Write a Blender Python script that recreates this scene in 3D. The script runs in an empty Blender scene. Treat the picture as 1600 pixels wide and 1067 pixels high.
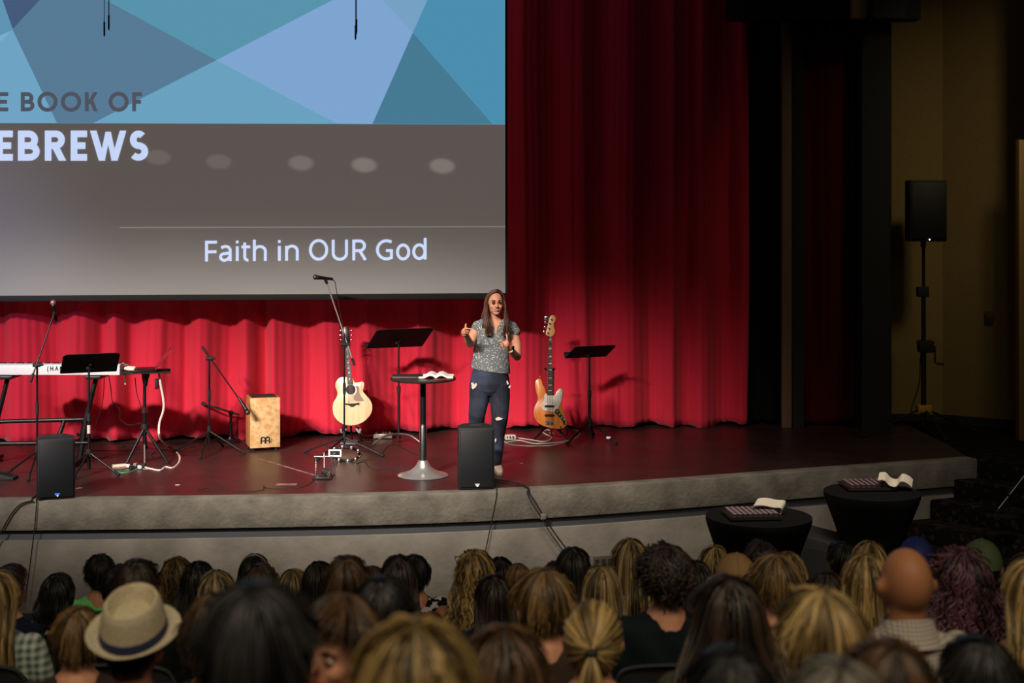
import bpy, bmesh, math, random
import numpy as np
from mathutils import Vector, Matrix
random.seed(7)
C = bpy.context.scene.collection
PI = math.pi

# ---------------------------------------------------------------- camera, world, lights, exposure
F = 2200.0; HZ = 330.0; CAMZ = 3.3; SZ = 0.9            # focal length in px, horizon row, camera height, stage height
cam = bpy.data.cameras.new('camera'); camo = bpy.data.objects.new('camera', cam); C.objects.link(camo)
cam.sensor_width = 36; cam.lens = 36*F/1600
cam.shift_y = -(533.5-HZ)/1600
camo.location = (0, 0, CAMZ); camo.rotation_euler = (PI/2, 0, 0)
cam.clip_start = 0.05; cam.clip_end = 200
cam.dof.use_dof = True; cam.dof.focus_distance = 13.2; cam.dof.aperture_fstop = 2.8
bpy.context.scene.camera = camo
vs = bpy.context.scene.view_settings
vs.view_transform = 'Standard'; vs.look = 'None'; vs.gamma = 1; vs.exposure = 0.0; vs.use_curve_mapping = False
w = bpy.data.worlds.new('world'); bpy.context.scene.world = w; w.use_nodes = True
w.node_tree.nodes['Background'].inputs[0].default_value = (1.0, .90, .74, 1)
w.node_tree.nodes['Background'].inputs[1].default_value = 0.030

def spot(name, loc, aim, watts, deg, blend, size, col):
    l = bpy.data.lights.new(name, 'SPOT'); l.energy = watts; l.spot_size = math.radians(deg); l.spot_blend = blend
    l.shadow_soft_size = size; l.color = col
    o = bpy.data.objects.new(name, l); C.objects.link(o); o.location = loc
    o.rotation_euler = (Vector(aim)-Vector(loc)).to_track_quat('-Z', 'Y').to_euler(); return o
def area(name, loc, aim, watts, sx, sy, col, spread=180):
    l = bpy.data.lights.new(name, 'AREA'); l.shape = 'RECTANGLE'; l.size = sx; l.size_y = sy; l.energy = watts; l.color = col
    l.spread = math.radians(spread)
    o = bpy.data.objects.new(name, l); C.objects.link(o); o.location = loc
    o.rotation_euler = (Vector(aim)-Vector(loc)).to_track_quat('-Z', 'Y').to_euler(); return o
WARM = (1.0, .90, .80)
for k, (sx, e) in enumerate([(-7.2, 1900), (-6.0, 2200), (-4.8, 2500), (-3.6, 2700), (-2.4, 3000), (-1.3, 3200), (-.2, 2800), (.9, 1050), (2.0, 120)]):
    spot('stage_spot', (sx-4.2, 3.4, 7.4), (sx, 14.3, .75), e*1.5, 20.5, 1.0, .25, WARM)
spot('screen_spill_spot', (-6.5, 4.0, 6.0), (-6.0, 14.2, 2.4), 1250, 24, 1.0, .2, (.52, .58, 1.0))  # unseen bluish lamp added to brighten the lower left of the screen
area('house_light', (0.5, 9.0, 6.6), (0.5, 11.6, 0.4), 64, 7.5, .6, (1.0, .86, .70), 50)
area('house_light', (0.5, 0.8, 6.8), (0.5, 4.4, 1.5), 74, 8, 2.4, (1.0, .83, .58), 84)
area('wall_light', (5.3, 12.2, 6.2), (5.0, 16.0, 2.6), 6.0, .5, .5, (1.0, .82, .50), 75)
for px_, py_, e_ in ((250, 258, 9), (343, 259, 9), (470, 253, 16), (568, 250, 22), (690, 244, 22)):  # unseen narrow lamps, each added to throw one faint patch on the screen
    x_ = (px_-800)/2200*14.35; l_ = spot('screen_patch_spot', (x_*.9, 9.0, 7.4), (x_, 14.35, 3.3-(py_-330)/2200*14.35), e_*26, 2.7, .7, .01, (1, .93, .82)); l_.scale = (1, .5, 1)

# ---------------------------------------------------------------- pixel rays of the photograph -> points of the place
def P(px, py, Y): return Vector(((px-800)/F*Y, Y, CAMZ-(py-HZ)/F*Y))
def G(px, py, z=SZ):                                      # point on a level plane
    Y = (CAMZ-z)*F/(py-HZ); return P(px, py, Y)

# ---------------------------------------------------------------- materials
def lin(c):
    return tuple(((x/255)/12.92 if x/255 <= .04045 else ((x/255+.055)/1.055)**2.4) for x in c[:3])+(1,)
MATS = {}
def mat(name, rgb, rough=.6, metal=0, rgb2=None, scale=8, bump=0, bscale=60, emit=0, spec=.5, stretch=None, detail=4, contrast=(.35, .65), coat=0, sheen=0, alpha=1):
    if name in MATS: return MATS[name]
    m = bpy.data.materials.new(name); m.use_nodes = True; nt = m.node_tree; b = nt.nodes['Principled BSDF']
    b.inputs['Base Color'].default_value = lin(rgb); b.inputs['Roughness'].default_value = rough
    b.inputs['Metallic'].default_value = metal; b.inputs['Specular IOR Level'].default_value = spec
    b.inputs['Coat Weight'].default_value = coat; b.inputs['Sheen Weight'].default_value = sheen
    if alpha < 1: b.inputs['Alpha'].default_value = alpha
    if rgb2 or bump:
        tc = nt.nodes.new('ShaderNodeTexCoord'); mp = nt.nodes.new('ShaderNodeMapping')
        nt.links.new(tc.outputs['Object'], mp.inputs[0])
        if stretch: mp.inputs['Scale'].default_value = stretch
    if rgb2:
        n = nt.nodes.new('ShaderNodeTexNoise'); n.inputs['Scale'].default_value = scale; n.inputs['Detail'].default_value = detail
        nt.links.new(mp.outputs[0], n.inputs['Vector'])
        r = nt.nodes.new('ShaderNodeValToRGB'); r.color_ramp.elements[0].position = contrast[0]; r.color_ramp.elements[1].position = contrast[1]
        r.color_ramp.elements[0].color = lin(rgb); r.color_ramp.elements[1].color = lin(rgb2)
        nt.links.new(n.outputs[0], r.inputs[0]); nt.links.new(r.outputs[0], b.inputs['Base Color'])
    if bump:
        n2 = nt.nodes.new('ShaderNodeTexNoise'); n2.inputs['Scale'].default_value = bscale; n2.inputs['Detail'].default_value = 5
        nt.links.new(mp.outputs[0], n2.inputs['Vector'])
        bp = nt.nodes.new('ShaderNodeBump'); bp.inputs['Strength'].default_value = bump; bp.inputs['Distance'].default_value = .02
        nt.links.new(n2.outputs[0], bp.inputs['Height']); nt.links.new(bp.outputs[0], b.inputs['Normal'])
    if emit:
        b.inputs['Emission Color'].default_value = lin(rgb); b.inputs['Emission Strength'].default_value = emit
    MATS[name] = m; return m
def hair_mat(name, a, b_):
    if name in MATS: return MATS[name]
    m = bpy.data.materials.new(name); m.use_nodes = True; nt = m.node_tree; b = nt.nodes['Principled BSDF']
    at = nt.nodes.new('ShaderNodeAttribute'); at.attribute_name = 'shade'
    r = nt.nodes.new('ShaderNodeValToRGB'); r.color_ramp.elements[0].color = lin(a); r.color_ramp.elements[1].color = lin(b_)
    r.color_ramp.elements[0].position = .15; r.color_ramp.elements[1].position = .95
    nt.links.new(at.outputs['Fac'], r.inputs[0]); nt.links.new(r.outputs[0], b.inputs['Base Color'])
    b.inputs['Roughness'].default_value = .42; b.inputs['Specular IOR Level'].default_value = .45
    MATS[name] = m; return m
def pattern(name, kind, a, b_, scale):
    if name in MATS: return MATS[name]
    m = bpy.data.materials.new(name); m.use_nodes = True; nt = m.node_tree; b = nt.nodes['Principled BSDF']
    b.inputs['Roughness'].default_value = .85; b.inputs['Specular IOR Level'].default_value = .2
    tc = nt.nodes.new('ShaderNodeTexCoord'); mx = nt.nodes.new('ShaderNodeMix'); mx.data_type = 'RGBA'
    mx.inputs[6].default_value = lin(a); mx.inputs[7].default_value = lin(b_)
    if kind == 'plaid':
        ws = []
        for ax in ('X', 'Z'):
            wv = nt.nodes.new('ShaderNodeTexWave'); wv.bands_direction = ax; wv.inputs['Scale'].default_value = scale
            nt.links.new(tc.outputs['Object'], wv.inputs['Vector']); ws.append(wv)
        ad = nt.nodes.new('ShaderNodeMath'); ad.operation = 'MULTIPLY_ADD'; ad.inputs[1].default_value = .5
        hf = nt.nodes.new('ShaderNodeMath'); hf.operation = 'MULTIPLY'; hf.inputs[1].default_value = .5
        nt.links.new(ws[1].outputs['Fac'], hf.inputs[0]); nt.links.new(ws[0].outputs['Fac'], ad.inputs[0]); nt.links.new(hf.outputs[0], ad.inputs[2])
        nt.links.new(ad.outputs[0], mx.inputs[0])
    elif kind == 'dots':
        v = nt.nodes.new('ShaderNodeTexVoronoi'); v.inputs['Scale'].default_value = scale; mp = nt.nodes.new('ShaderNodeMapping'); mp.inputs['Scale'].default_value = (1, .02, 1); nt.links.new(tc.outputs['Object'], mp.inputs[0]); nt.links.new(mp.outputs[0], v.inputs['Vector'])
        lt = nt.nodes.new('ShaderNodeMath'); lt.operation = 'LESS_THAN'; lt.inputs[1].default_value = .25
        nt.links.new(v.outputs['Distance'], lt.inputs[0]); nt.links.new(lt.outputs[0], mx.inputs[0])
    else:
        n = nt.nodes.new('ShaderNodeTexNoise'); n.inputs['Scale'].default_value = scale; n.inputs['Detail'].default_value = 1
        nt.links.new(tc.outputs['Object'], n.inputs['Vector'])
        r = nt.nodes.new('ShaderNodeValToRGB'); r.color_ramp.elements[0].position = .49; r.color_ramp.elements[1].position = .52
        nt.links.new(n.outputs[0], r.inputs[0]); nt.links.new(r.outputs[0], mx.inputs[0])
    nt.links.new(mx.outputs[2], b.inputs['Base Color'])
    MATS[name] = m; return m

BLACK = mat('black_metal', (22, 22, 24), .4, .3)
BLACKM = mat('matte_black', (24, 24, 25), .75)
RUBBER = mat('black_rubber', (14, 14, 14), .8)
CHROME = mat('chrome', (205, 205, 208), .24, 1)
WHITE = mat('white_plastic', (225, 220, 222), .4)

# ---------------------------------------------------------------- mesh building
class MB:
    def __init__(s): s.v = []; s.f = []
    def add(s, vs, fs):
        o = len(s.v); s.v += [tuple(v) for v in vs]; s.f += [tuple(i+o for i in f) for f in fs]; return s
    def box(s, c, size, rz=0, M=None):
        x, y, z = [k/2 for k in size]
        vs = [Vector((sx*x, sy*y, sz*z)) for sx in (-1, 1) for sy in (-1, 1) for sz in (-1, 1)]
        R = M if M is not None else Matrix.Rotation(rz, 3, 'Z')
        vs = [R @ v+Vector(c) for v in vs]
        return s.add(vs, [(0, 1, 3, 2), (4, 6, 7, 5), (0, 4, 5, 1), (2, 3, 7, 6), (0, 2, 6, 4), (1, 5, 7, 3)])
    def loft(s, rings, caps=True):
        n = len(rings[0]); vs = [p for r in rings for p in r]; fs = []
        for i in range(len(rings)-1):
            for j in range(n):
                k = (j+1) % n; fs.append((i*n+j, i*n+k, (i+1)*n+k, (i+1)*n+j))
        if caps: fs.append(tuple(range(n-1, -1, -1))); fs.append(tuple((len(rings)-1)*n+j for j in range(n)))
        return s.add(vs, fs)
    def tube(s, path, r, n=8, caps=True, flat=1.0):
        path = [Vector(p) for p in path]; m = len(path)
        rs = r if isinstance(r, (list, tuple)) else [r]*m
        t0 = (path[1]-path[0]).normalized()
        u = t0.cross(Vector((0, 0, 1)));
        if u.length < .05: u = t0.cross(Vector((1, 0, 0)))
        u.normalize(); rings = []
        for i in range(m):
            t = (path[min(i+1, m-1)]-path[max(i-1, 0)])
            if t.length < 1e-9: t = t0
            t.normalize(); u = (u-t*u.dot(t))
            if u.length < 1e-6: u = t.orthogonal()
            u.normalize(); v = t.cross(u)
            rings.append([path[i]+(u*math.cos(a)+v*math.sin(a)*flat)*rs[i] for a in [2*PI*k/n for k in range(n)]])
        return s.loft(rings, caps)
    def cap(s, path, rs, n=12):                            # tube with rounded ends (for bodies)
        path = [Vector(p) for p in path]; s.tube(path, rs, n)
        for p, r in ((path[0], rs[0]), (path[-1], rs[-1])): s.ell(p, (r, r, r), 10, 6)
        for p, r in zip(path[1:-1], rs[1:-1]): s.ell(p, (r, r, r), 10, 6)
        return s
    def ell(s, c, R, n=16, m=10, M=None):
        c = Vector(c); rings = []
        for i in range(m+1):
            ph = max(.02, min(PI-.02, PI*i/m))
            rings.append([c+((M @ Vector(q)) if M else Vector(q)) for q in
                         [(R[0]*math.sin(ph)*math.cos(2*PI*k/n), R[1]*math.sin(ph)*math.sin(2*PI*k/n), -R[2]*math.cos(ph)) for k in range(n)]])
        return s.loft(rings)
    def lathe(s, c, prof, n=32, caps=True):                # prof: (radius, z)
        c = Vector(c)
        return s.loft([[c+Vector((r*math.cos(2*PI*k/n), r*math.sin(2*PI*k/n), z)) for k in range(n)] for r, z in prof], caps)
    def prism(s, poly, O, U, V, t0, t1):                   # outline in the U,V plane, thickness along U x V
        O, U, V = Vector(O), Vector(U).normalized(), Vector(V).normalized(); N = U.cross(V)
        return s.loft([[O+U*x+V*y+N*t for x, y in poly] for t in (t0, t1)])
    def quad(s, *p): return s.add(p, [tuple(range(len(p)))])
    def mesh(s, name, bevel=0, recalc=True, smooth=40):
        me = bpy.data.meshes.new(name); me.from_pydata(s.v, [], s.f)
        if recalc or bevel:
            bm = bmesh.new(); bm.from_mesh(me)
            if bevel:
                bmesh.ops.remove_doubles(bm, verts=bm.verts, dist=1e-6)
                ed = [e for e in bm.edges if len(e.link_faces) == 2 and e.calc_face_angle(0) > .6]
                bmesh.ops.bevel(bm, geom=ed, offset=bevel, segments=2, affect='EDGES', profile=.5, clamp_overlap=True)
            bmesh.ops.recalc_face_normals(bm, faces=bm.faces)
            bm.to_mesh(me); bm.free()
        if smooth:
            me.shade_smooth(); me.set_sharp_from_angle(angle=math.radians(smooth))
        return me

def obj(name, mb, m, parent=None, bevel=0, recalc=True, smooth=40, world=True, label=None, kind=None):
    me = mb if isinstance(mb, bpy.types.Mesh) else mb.mesh(name, bevel, recalc, smooth)
    o = bpy.data.objects.new(name, me); C.objects.link(o)
    if m:
        if not me.materials: me.materials.append(m)
        elif me.materials[0] != m:
            o.material_slots[0].link = 'OBJECT'; o.material_slots[0].material = m
    if parent:
        o.parent = parent
        if world: o.location = -root_of(parent)
    if label: o['label'] = label
    if kind: o['kind'] = kind
    return o
def root_of(p):
    v = Vector((0, 0, 0))
    while p: v = v+p.location; p = p.parent
    return v
def thing(name, label, cat, loc=(0, 0, 0), rz=0, group=None):
    o = bpy.data.objects.new(name, None); C.objects.link(o); o.location = loc; o.rotation_euler = (0, 0, rz)
    o['label'] = label; o['category'] = cat
    if group: o['group'] = group
    o.empty_display_size = .1
    return o
def tag(o, label, cat, group=None, kind=None):
    o['label'] = label; o['category'] = cat
    if group: o['group'] = group
    if kind: o['kind'] = kind
    return o
def struct(name, mb, m, parent=None, **k):
    o = obj(name, mb, m, parent, **k)
    if not parent: o['kind'] = 'structure'
    return o
def unify(mb, voxel, smooth=3, name='body'):               # union of closed shapes as ONE continuous skin
    me = bpy.data.meshes.new('tmp'); me.from_pydata(mb.v, [], mb.f)
    bm = bmesh.new(); bm.from_mesh(me); bmesh.ops.recalc_face_normals(bm, faces=bm.faces); bm.to_mesh(me); bm.free()
    t = bpy.data.objects.new('tmp', me); C.objects.link(t)
    r = t.modifiers.new('r', 'REMESH'); r.mode = 'VOXEL'; r.voxel_size = voxel
    if smooth:
        q = t.modifiers.new('s', 'SMOOTH'); q.iterations = smooth; q.factor = .5
    dg = bpy.context.evaluated_depsgraph_get()
    out = bpy.data.meshes.new_from_object(t.evaluated_get(dg)); out.name = name
    bpy.data.objects.remove(t); bpy.data.meshes.remove(me)
    out.materials.clear(); out.shade_smooth(); return out
def spline(pts, n=8):                                      # Catmull-Rom through points
    p = [Vector(q) for q in pts]; p = [p[0]]+p+[p[-1]]; out = []
    for i in range(1, len(p)-2):
        for k in range(n):
            t = k/n; a, b, c, d = p[i-1], p[i], p[i+1], p[i+2]
            out.append(.5*((2*b)+(c-a)*t+(2*a-5*b+4*c-d)*t*t+(3*b-a-3*c+d)*t**3))
    out.append(p[-2]); return out
def interp(x, pts):
    if x <= pts[0][0]: return pts[0][1]
    for (a, b), (c, d) in zip(pts, pts[1:]):
        if x <= c: return b+(d-b)*(x-a)/(c-a)
    return pts[-1][1]

# ================================================================ SETTING
EDGE = [(-9.5, 11.9), (-7.5, 11.72), (-5.6, 11.63), (-4.24, 11.66), (-2.6, 11.74), (-.97, 11.89), (.28, 12.14), (1.36, 12.48), (2.59, 12.94), (3.6, 13.30), (4.51, 13.64)]
edge = spline([(x, y, 0) for x, y in EDGE], 5)
def off(pts, d):                                            # shift a plan line to the back by d
    out = []
    for i, p in enumerate(pts):
        t = (pts[min(i+1, len(pts)-1)]-pts[max(i-1, 0)]).normalized(); out.append(p+Vector((-t.y, t.x, 0))*d)
    return out
def slab(front, back, z0, z1):
    mb = MB(); n = len(front)
    for z in (z0, z1): mb.v += [(p.x, p.y, z) for p in front]+[(p.x, p.y, z) for p in back]
    N = 2*n
    for i in range(n-1):
        mb.f += [(i, i+1, n+i+1, n+i), (N+i, N+n+i, N+n+i+1, N+i+1), (i, N+i, N+i+1, i+1), (n+i, n+i+1, N+n+i+1, N+n+i)]
    mb.f += [(0, n, N+n, N), (n-1, N+n-1, N+2*n-1, 2*n-1)]
    return mb
# glossy painted stage floor with scuffs
def stage_floor_mat():
    m = bpy.data.materials.new('stage_paint'); m.use_nodes = True; nt = m.node_tree; b = nt.nodes['Principled BSDF']
    L = nt.links.new; tc = nt.nodes.new('ShaderNodeTexCoord')
    n = nt.nodes.new('ShaderNodeTexNoise'); n.inputs['Scale'].default_value = 1.6; n.inputs['Detail'].default_value = 8; n.inputs['Roughness'].default_value = .7
    L(tc.outputs['Object'], n.inputs['Vector'])
    r = nt.nodes.new('ShaderNodeValToRGB'); e = r.color_ramp.elements
    e[0].position = .35; e[0].color = lin((44, 29, 28)); e[1].position = .72; e[1].color = lin((62, 45, 42)); L(n.outputs[0], r.inputs[0])
    mp = nt.nodes.new('ShaderNodeMapping'); mp.inputs['Scale'].default_value = (2.2, 9, 1); mp.inputs['Rotation'].default_value = (0, 0, .5); L(tc.outputs['Object'], mp.inputs[0])
    n2 = nt.nodes.new('ShaderNodeTexNoise'); n2.inputs['Scale'].default_value = 3.2; n2.inputs['Detail'].default_value = 10; L(mp.outputs[0], n2.inputs['Vector'])
    r2 = nt.nodes.new('ShaderNodeValToRGB'); r2.color_ramp.elements[0].position = .66; r2.color_ramp.elements[1].position = .8; L(n2.outputs[0], r2.inputs[0])
    mx = nt.nodes.new('ShaderNodeMix'); mx.data_type = 'RGBA'; L(r2.outputs[0], mx.inputs[0]); L(r.outputs[0], mx.inputs[6]); mx.inputs[7].default_value = lin((92, 68, 64))
    L(mx.outputs[2], b.inputs['Base Color'])
    mr = nt.nodes.new('ShaderNodeMapRange'); mr.inputs['To Min'].default_value = .26; mr.inputs['To Max'].default_value = .44; L(n.outputs[0], mr.inputs[0]); L(mr.outputs[0], b.inputs['Roughness'])
    b.inputs['Specular IOR Level'].default_value = .30
    bp = nt.nodes.new('ShaderNodeBump'); bp.inputs['Strength'].default_value = .05; L(n2.outputs[0], bp.inputs['Height']); L(bp.outputs[0], b.inputs['Normal'])
    return m
CONC = mat('worn_concrete', (84, 80, 73), .85, rgb2=(122, 116, 106), scale=4.5, bump=.35, bscale=30, detail=9, contrast=(.3, .7))
CONC2 = mat('painted_concrete', (96, 92, 86), .85, rgb2=(128, 122, 114), scale=3.0, bump=.25, bscale=22, detail=9, contrast=(.3, .72))
CARPET = mat('patterned_carpet', (17, 15, 14), .95, rgb2=(50, 42, 34), scale=11, bump=.6, bscale=120, contrast=(.54, .64), stretch=(.6, 2.4, 2), spec=.1)
AISLE = mat('aisle_carpet', (26, 24, 24), .95, rgb2=(44, 38, 36), scale=14, bump=.4, bscale=160, spec=.1)
LIPW = .17
inner = off(edge, LIPW)
back = [Vector((p.x*1.02, 16.6, 0)) for p in edge]
fl = slab(inner, back, .55, SZ)
struct('floor', fl, stage_floor_mat())
struct('trim_1', slab(edge, inner, SZ-.25, SZ+.002), CONC, bevel=.012)
struct('trim_2', slab(off(edge, .055), off(edge, .19), SZ-.37, SZ-.24), mat('recess_paint', (88, 92, 98), .9))
struct('wall_front', slab(off(edge, .03), off(edge, .3), -.3, SZ-.335), CONC2, bevel=.008)
# side platform and steps (carpet), nested tiers that face the aisle
D = Vector((.74, -.67, 0))
for i in range(5):
    ax = 4.51-.26*i; ay = interp(ax, EDGE)+.0; z = SZ-.18*i
    A = Vector((ax, ay+(.0 if i else .0), 0)); B = A+D*4.2
    mb = MB(); pl = [A+Vector((0, .02*i, 0)), B, Vector((9.5, B.y, 0)), Vector((9.5, 16.8, 0)), Vector((4.4 if i == 0 else 5.2, 16.8, 0))]
    if i: pl = [A, B, Vector((9.5, B.y, 0)), Vector((9.5, 14.6, 0)), Vector((4.9, 14.6, 0))]
    zz = z-(0 if i == 0 else 0); mb.loft([[Vector((q.x, q.y, -.3 if i == 4 else z-.24)) for q in pl], [Vector((q.x, q.y, zz)) for q in pl]])
    o = obj('carpet_step' if i else 'side_platform', mb, CARPET, bevel=.012); o['kind'] = 'structure'
# auditorium floor: level front and rising tiers
ROWS = [8.5, 7.6, 6.7, 5.8, 4.9, 4.0, 3.1, 2.2]
def fz(Y): return max(-.04, (8.6-Y)*.236-.04)
mb = MB(); mb.box((0, 12.0, -.14), (20, 5.8, .2)); o = struct('floor_front', mb, AISLE)
for r in ROWS:
    z = fz(r); mb = MB(); mb.box((0, r+.1, z/2-.45), (20, .9, z+.9)); o = obj('floor_tier', mb, AISLE); o['kind'] = 'structure'
mb = MB(); mb.box((0, .4, fz(1.3)/2-.45), (20, 2.7, fz(1.3)+.9)); o = obj('floor_tier', mb, AISLE); o['kind'] = 'structure'

# walls on the right: tan wall in two planes, dark proscenium posts, header
TAN = mat('tan_wall', (126, 106, 62), .9, rgb2=(136, 114, 68), scale=60, bump=.2, bscale=90)
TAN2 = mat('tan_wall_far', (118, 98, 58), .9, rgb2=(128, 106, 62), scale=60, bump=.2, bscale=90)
def wallseg(name, a, b, z0, z1, m, t=.15):
    a, b = Vector(a), Vector(b); d = (b-a).normalized(); n = Vector((-d.y, d.x))*t
    mb = MB(); pl = [a, b, b+n, a+n]
    mb.loft([[Vector((q.x, q.y, z)) for q in pl] for z in (z0, z1)]); return struct(name, mb, m)
wallseg('wall_right', (4.1, 16.1), (4.90, 16.02), SZ-.01, 9, TAN)
wallseg('wall_right_side', (4.90, 16.02), (5.75, 15.45), SZ-.01, 9, TAN2)
wallseg('baseboard_right', (4.90, 15.99), (5.72, 15.42), SZ, SZ+.09, BLACKM, .03)
wallseg('baseboard_right_far', (4.3, 16.07), (4.90, 15.99), SZ, SZ+.09, BLACKM, .03)
wallseg('wall_right_near', (5.40, 14.84), (9.5, 13.2), SZ-.01, 9, TAN2)
mb = MB(); mb.box(((1594-800)/F*14.8, 14.8, (SZ+4.05)/2), (.065, .12, 4.05-SZ))
o = struct('door_1', mb, mat('door_jamb', (140, 112, 60), .6), bevel=.006)
# proscenium: dark column, cream post, dark panel
def vbox(name, x0, x1, Y, dy, z0, z1, m, bev=0, st=True):
    a = (x0-800)/F*Y; b = (x1-800)/F*Y; mb = MB(); mb.box(((a+b)/2, Y+dy/2, (z0+z1)/2), (b-a, dy, z1-z0))
    return struct(name, mb, m, bevel=bev) if st else (mb)
vbox('trim_3', 1347, 1393, 15.45, .65, SZ, 9, mat('dark_column', (20, 19, 20), .8))
vbox('trim_4', 1222, 1237, 15.60, .08, SZ, CAMZ+(HZ-35)/F*15.6, mat('cream_post', (112, 84, 62), .7), .004)
vbox('trim_5', 1237, 1256, 15.66, .2, SZ, 9, mat('dark_reveal', (15, 15, 16), .8))
vbox('wall_back', 1165, 1222, 15.95, .1, SZ, 9, BLACKM)
mb = MB(); mb.box(((1285-800)/F*15.2, 15.2, CAMZ+(HZ-32)/F*15.2+1.2), (2.05, .25, 2.4))
struct('trim_6', mb, mat('dark_header', (18, 16, 17), .8))
# lamp housing fixed under the header, off-white box with dark bracket
t = thing('wall_bracket_box', 'cream box beside a dark bracket at the top of the dark column', 'fixture', P(1343, 15, 14.9))
mb = MB(); mb.box(P(1341, 4, 14.95), (.15, .12, .34)); obj('box', mb, mat('cream_plastic', (150, 118, 76), .6), t, bevel=.006)
mb = MB(); mb.box(P(1352, 4, 14.97), (.03, .12, .34)); obj('side_plate', mb, mat('brown_plate', (82, 58, 44), .6), t)
mb = MB(); mb.prism([(0, 0), (.33, 0), (.42, .6), (0, .6)], P(1358, 32, 14.9), (1, 0, 0), (0, 0, 1), 0, .2); obj('bracket', mb, BLACKM, t)
# small plate on the tan wall
t = thing('wall_plate', 'small tan switch plate on the tan wall right of the speaker stand', 'switch plate', P(1546, 495, 15.7))
mb = MB(); mb.box(P(1546, 495, 15.71), (.09, .03, .13), rz=-.6); obj('plate', mb, mat('tan_plate', (84, 66, 36), .5), t, bevel=.005)
mb = MB(); mb.box(P(1546, 495, 15.69), (.02, .03, .04), rz=-.6); obj('switch', mb, mat('tan_switch', (100, 80, 44), .5), t)

# ---------------------------------------------------------------- curtains
CURT = mat('red_velour', (200, 38, 60), .85, rgb2=(216, 46, 70), scale=1.0, bump=.12, bscale=180, spec=.12, sheen=.12, stretch=(3, 3, .25))
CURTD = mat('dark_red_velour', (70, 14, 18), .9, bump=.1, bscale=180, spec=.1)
CURTB = mat('black_velour', (15, 14, 15), .9, spec=.1)
HEM = [(-9.5, 14.35), (-5.2, 14.55), (-2.6, 14.9), (-1.4, 15.17), (-.3, 15.55), (1.4, 15.62), (2.7, 15.85), (4.5, 15.95)]
def curtain(name, x0, x1, yoff, amp, period, z1, m, seed, label, cat='curtain', ragged=.02):
    rnd = random.Random(seed); xs = []; ds = []; x = x0; n = 0
    knots = []; xx = x0
    while xx < x1+1:
        knots.append((xx, rnd.uniform(.55, 1.0)*amp*(1 if len(knots) % 2 else -1))); xx += period*rnd.uniform(.28, .72)
    step = .018; cols = int((x1-x0)/step); Z = [0, .1, .3, .8, 1.6, 2.6, 4.0, 6.0, z1-SZ]
    mb = MB(); vs = []
    for i in range(cols+1):
        x = x0+(x1-x0)*i/cols
        for (a, b), (c, d) in zip(knots, knots[1:]):
            if a <= x <= c:
                u = (x-a)/(c-a); u = u*u*(3-2*u); f = b+(d-b)*u; break
        f += .012*math.sin(x*31+math.sin(x*7)*2)+.006*math.sin(x*83)
        by = interp(x, HEM)+yoff
        for k, zr in enumerate(Z):
            s = 1.0 if zr < 3 else .85
            sway = .03*math.sin(x*2.1+zr*.9)+.012*math.sin(x*9+zr*2.3)
            zz = SZ+zr+(.022+ragged*(math.sin(x*5.3)+.6*math.sin(x*13.7)+.3*math.sin(x*41)) if k == 0 else 0)
            vs.append((x+sway*.5, by+f*s+sway, zz))
    K = len(Z); fs = [(i*K+k, (i+1)*K+k, (i+1)*K+k+1, i*K+k+1) for i in range(cols) for k in range(K-1)]
    mb.add(vs, fs); o = obj(name, mb, m, recalc=False, smooth=80)
    sm = o.modifiers.new('thickness', 'SOLIDIFY'); sm.thickness = .006; sm.offset = 1
    return tag(o, label, cat)
curtain('stage_curtain', -9.4, 2.64, 0, .12, .46, 9, CURT, 5, 'long red velour stage curtain hanging in folds behind the screen and band')
curtain('black_curtain', 2.62, 3.02, -.02, .06, .3, 9, CURTB, 9, 'narrow black curtain leg at the right end of the red curtain')
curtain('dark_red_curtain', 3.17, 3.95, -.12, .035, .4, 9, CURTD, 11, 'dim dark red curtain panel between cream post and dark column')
mb = MB(); mb.box((-1.5, 16.5, 5), (18, .1, 8.2)); struct('wall_stage_back', mb, BLACKM)
mb = MB(); mb.box((-9.6, 8.5, 4.5), (.1, 16, 9.6)); struct('wall_left', mb, mat('dark_side_wall', (54, 46, 36), .9))
mb = MB(); mb.box((9.6, 8.5, 4.5), (.1, 16, 9.6)); struct('wall_right_far', mb, mat('tan_side_wall', (84, 68, 40), .9))
# ================================================================ PROJECTION SCREEN
SA = Vector((-5.13, 14.1)); SB = Vector((-.0727, 14.55))
sd = (SB-SA).normalized()
def SP(px, py, d=0.0):                                      # point of the screen plane seen at a pixel; d = metres in front
    kx = (px-800)/F; nrm = Vector((sd.y, -sd.x)); c = SA.dot(nrm)+d
    Y = c/(kx*nrm.x+nrm.y); return Vector((kx*Y, Y, CAMZ-(py-HZ)/F*Y))
SX0 = -330; SBOT = (3.3-130/F*14.3)
def sz(px, z, d=0):
    p = SP(px, 0, d); return Vector((p.x, p.y, z))
def emat(name, rgb, k=1.0, alb=.32):
    if name in MATS: return MATS[name]
    m = mat(name, rgb, .6); b = m.node_tree.nodes['Principled BSDF']; c = lin(rgb)
    b.inputs['Base Color'].default_value = (alb, alb, alb, 1); b.inputs['Roughness'].default_value = .8; b.inputs['Specular IOR Level'].default_value = .15
    b.inputs['Emission Color'].default_value = c; b.inputs['Emission Strength'].default_value = k
    return m
base = sz(789, SBOT)
scr = thing('projection_screen', 'large projection screen showing blue triangles above a taupe band of text', 'projection screen', base)
def sbox(px0, px1, z0, z1, d0, d1):
    mb = MB(); vs = [sz(px, z, d) for px in (px0, px1) for z in (z0, z1) for d in (d0, d1)]
    return mb.add(vs, [(0, 1, 3, 2), (4, 6, 7, 5), (0, 4, 5, 1), (2, 3, 7, 6), (0, 2, 6, 4), (1, 5, 7, 3)])
STOP = 6.55
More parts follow.
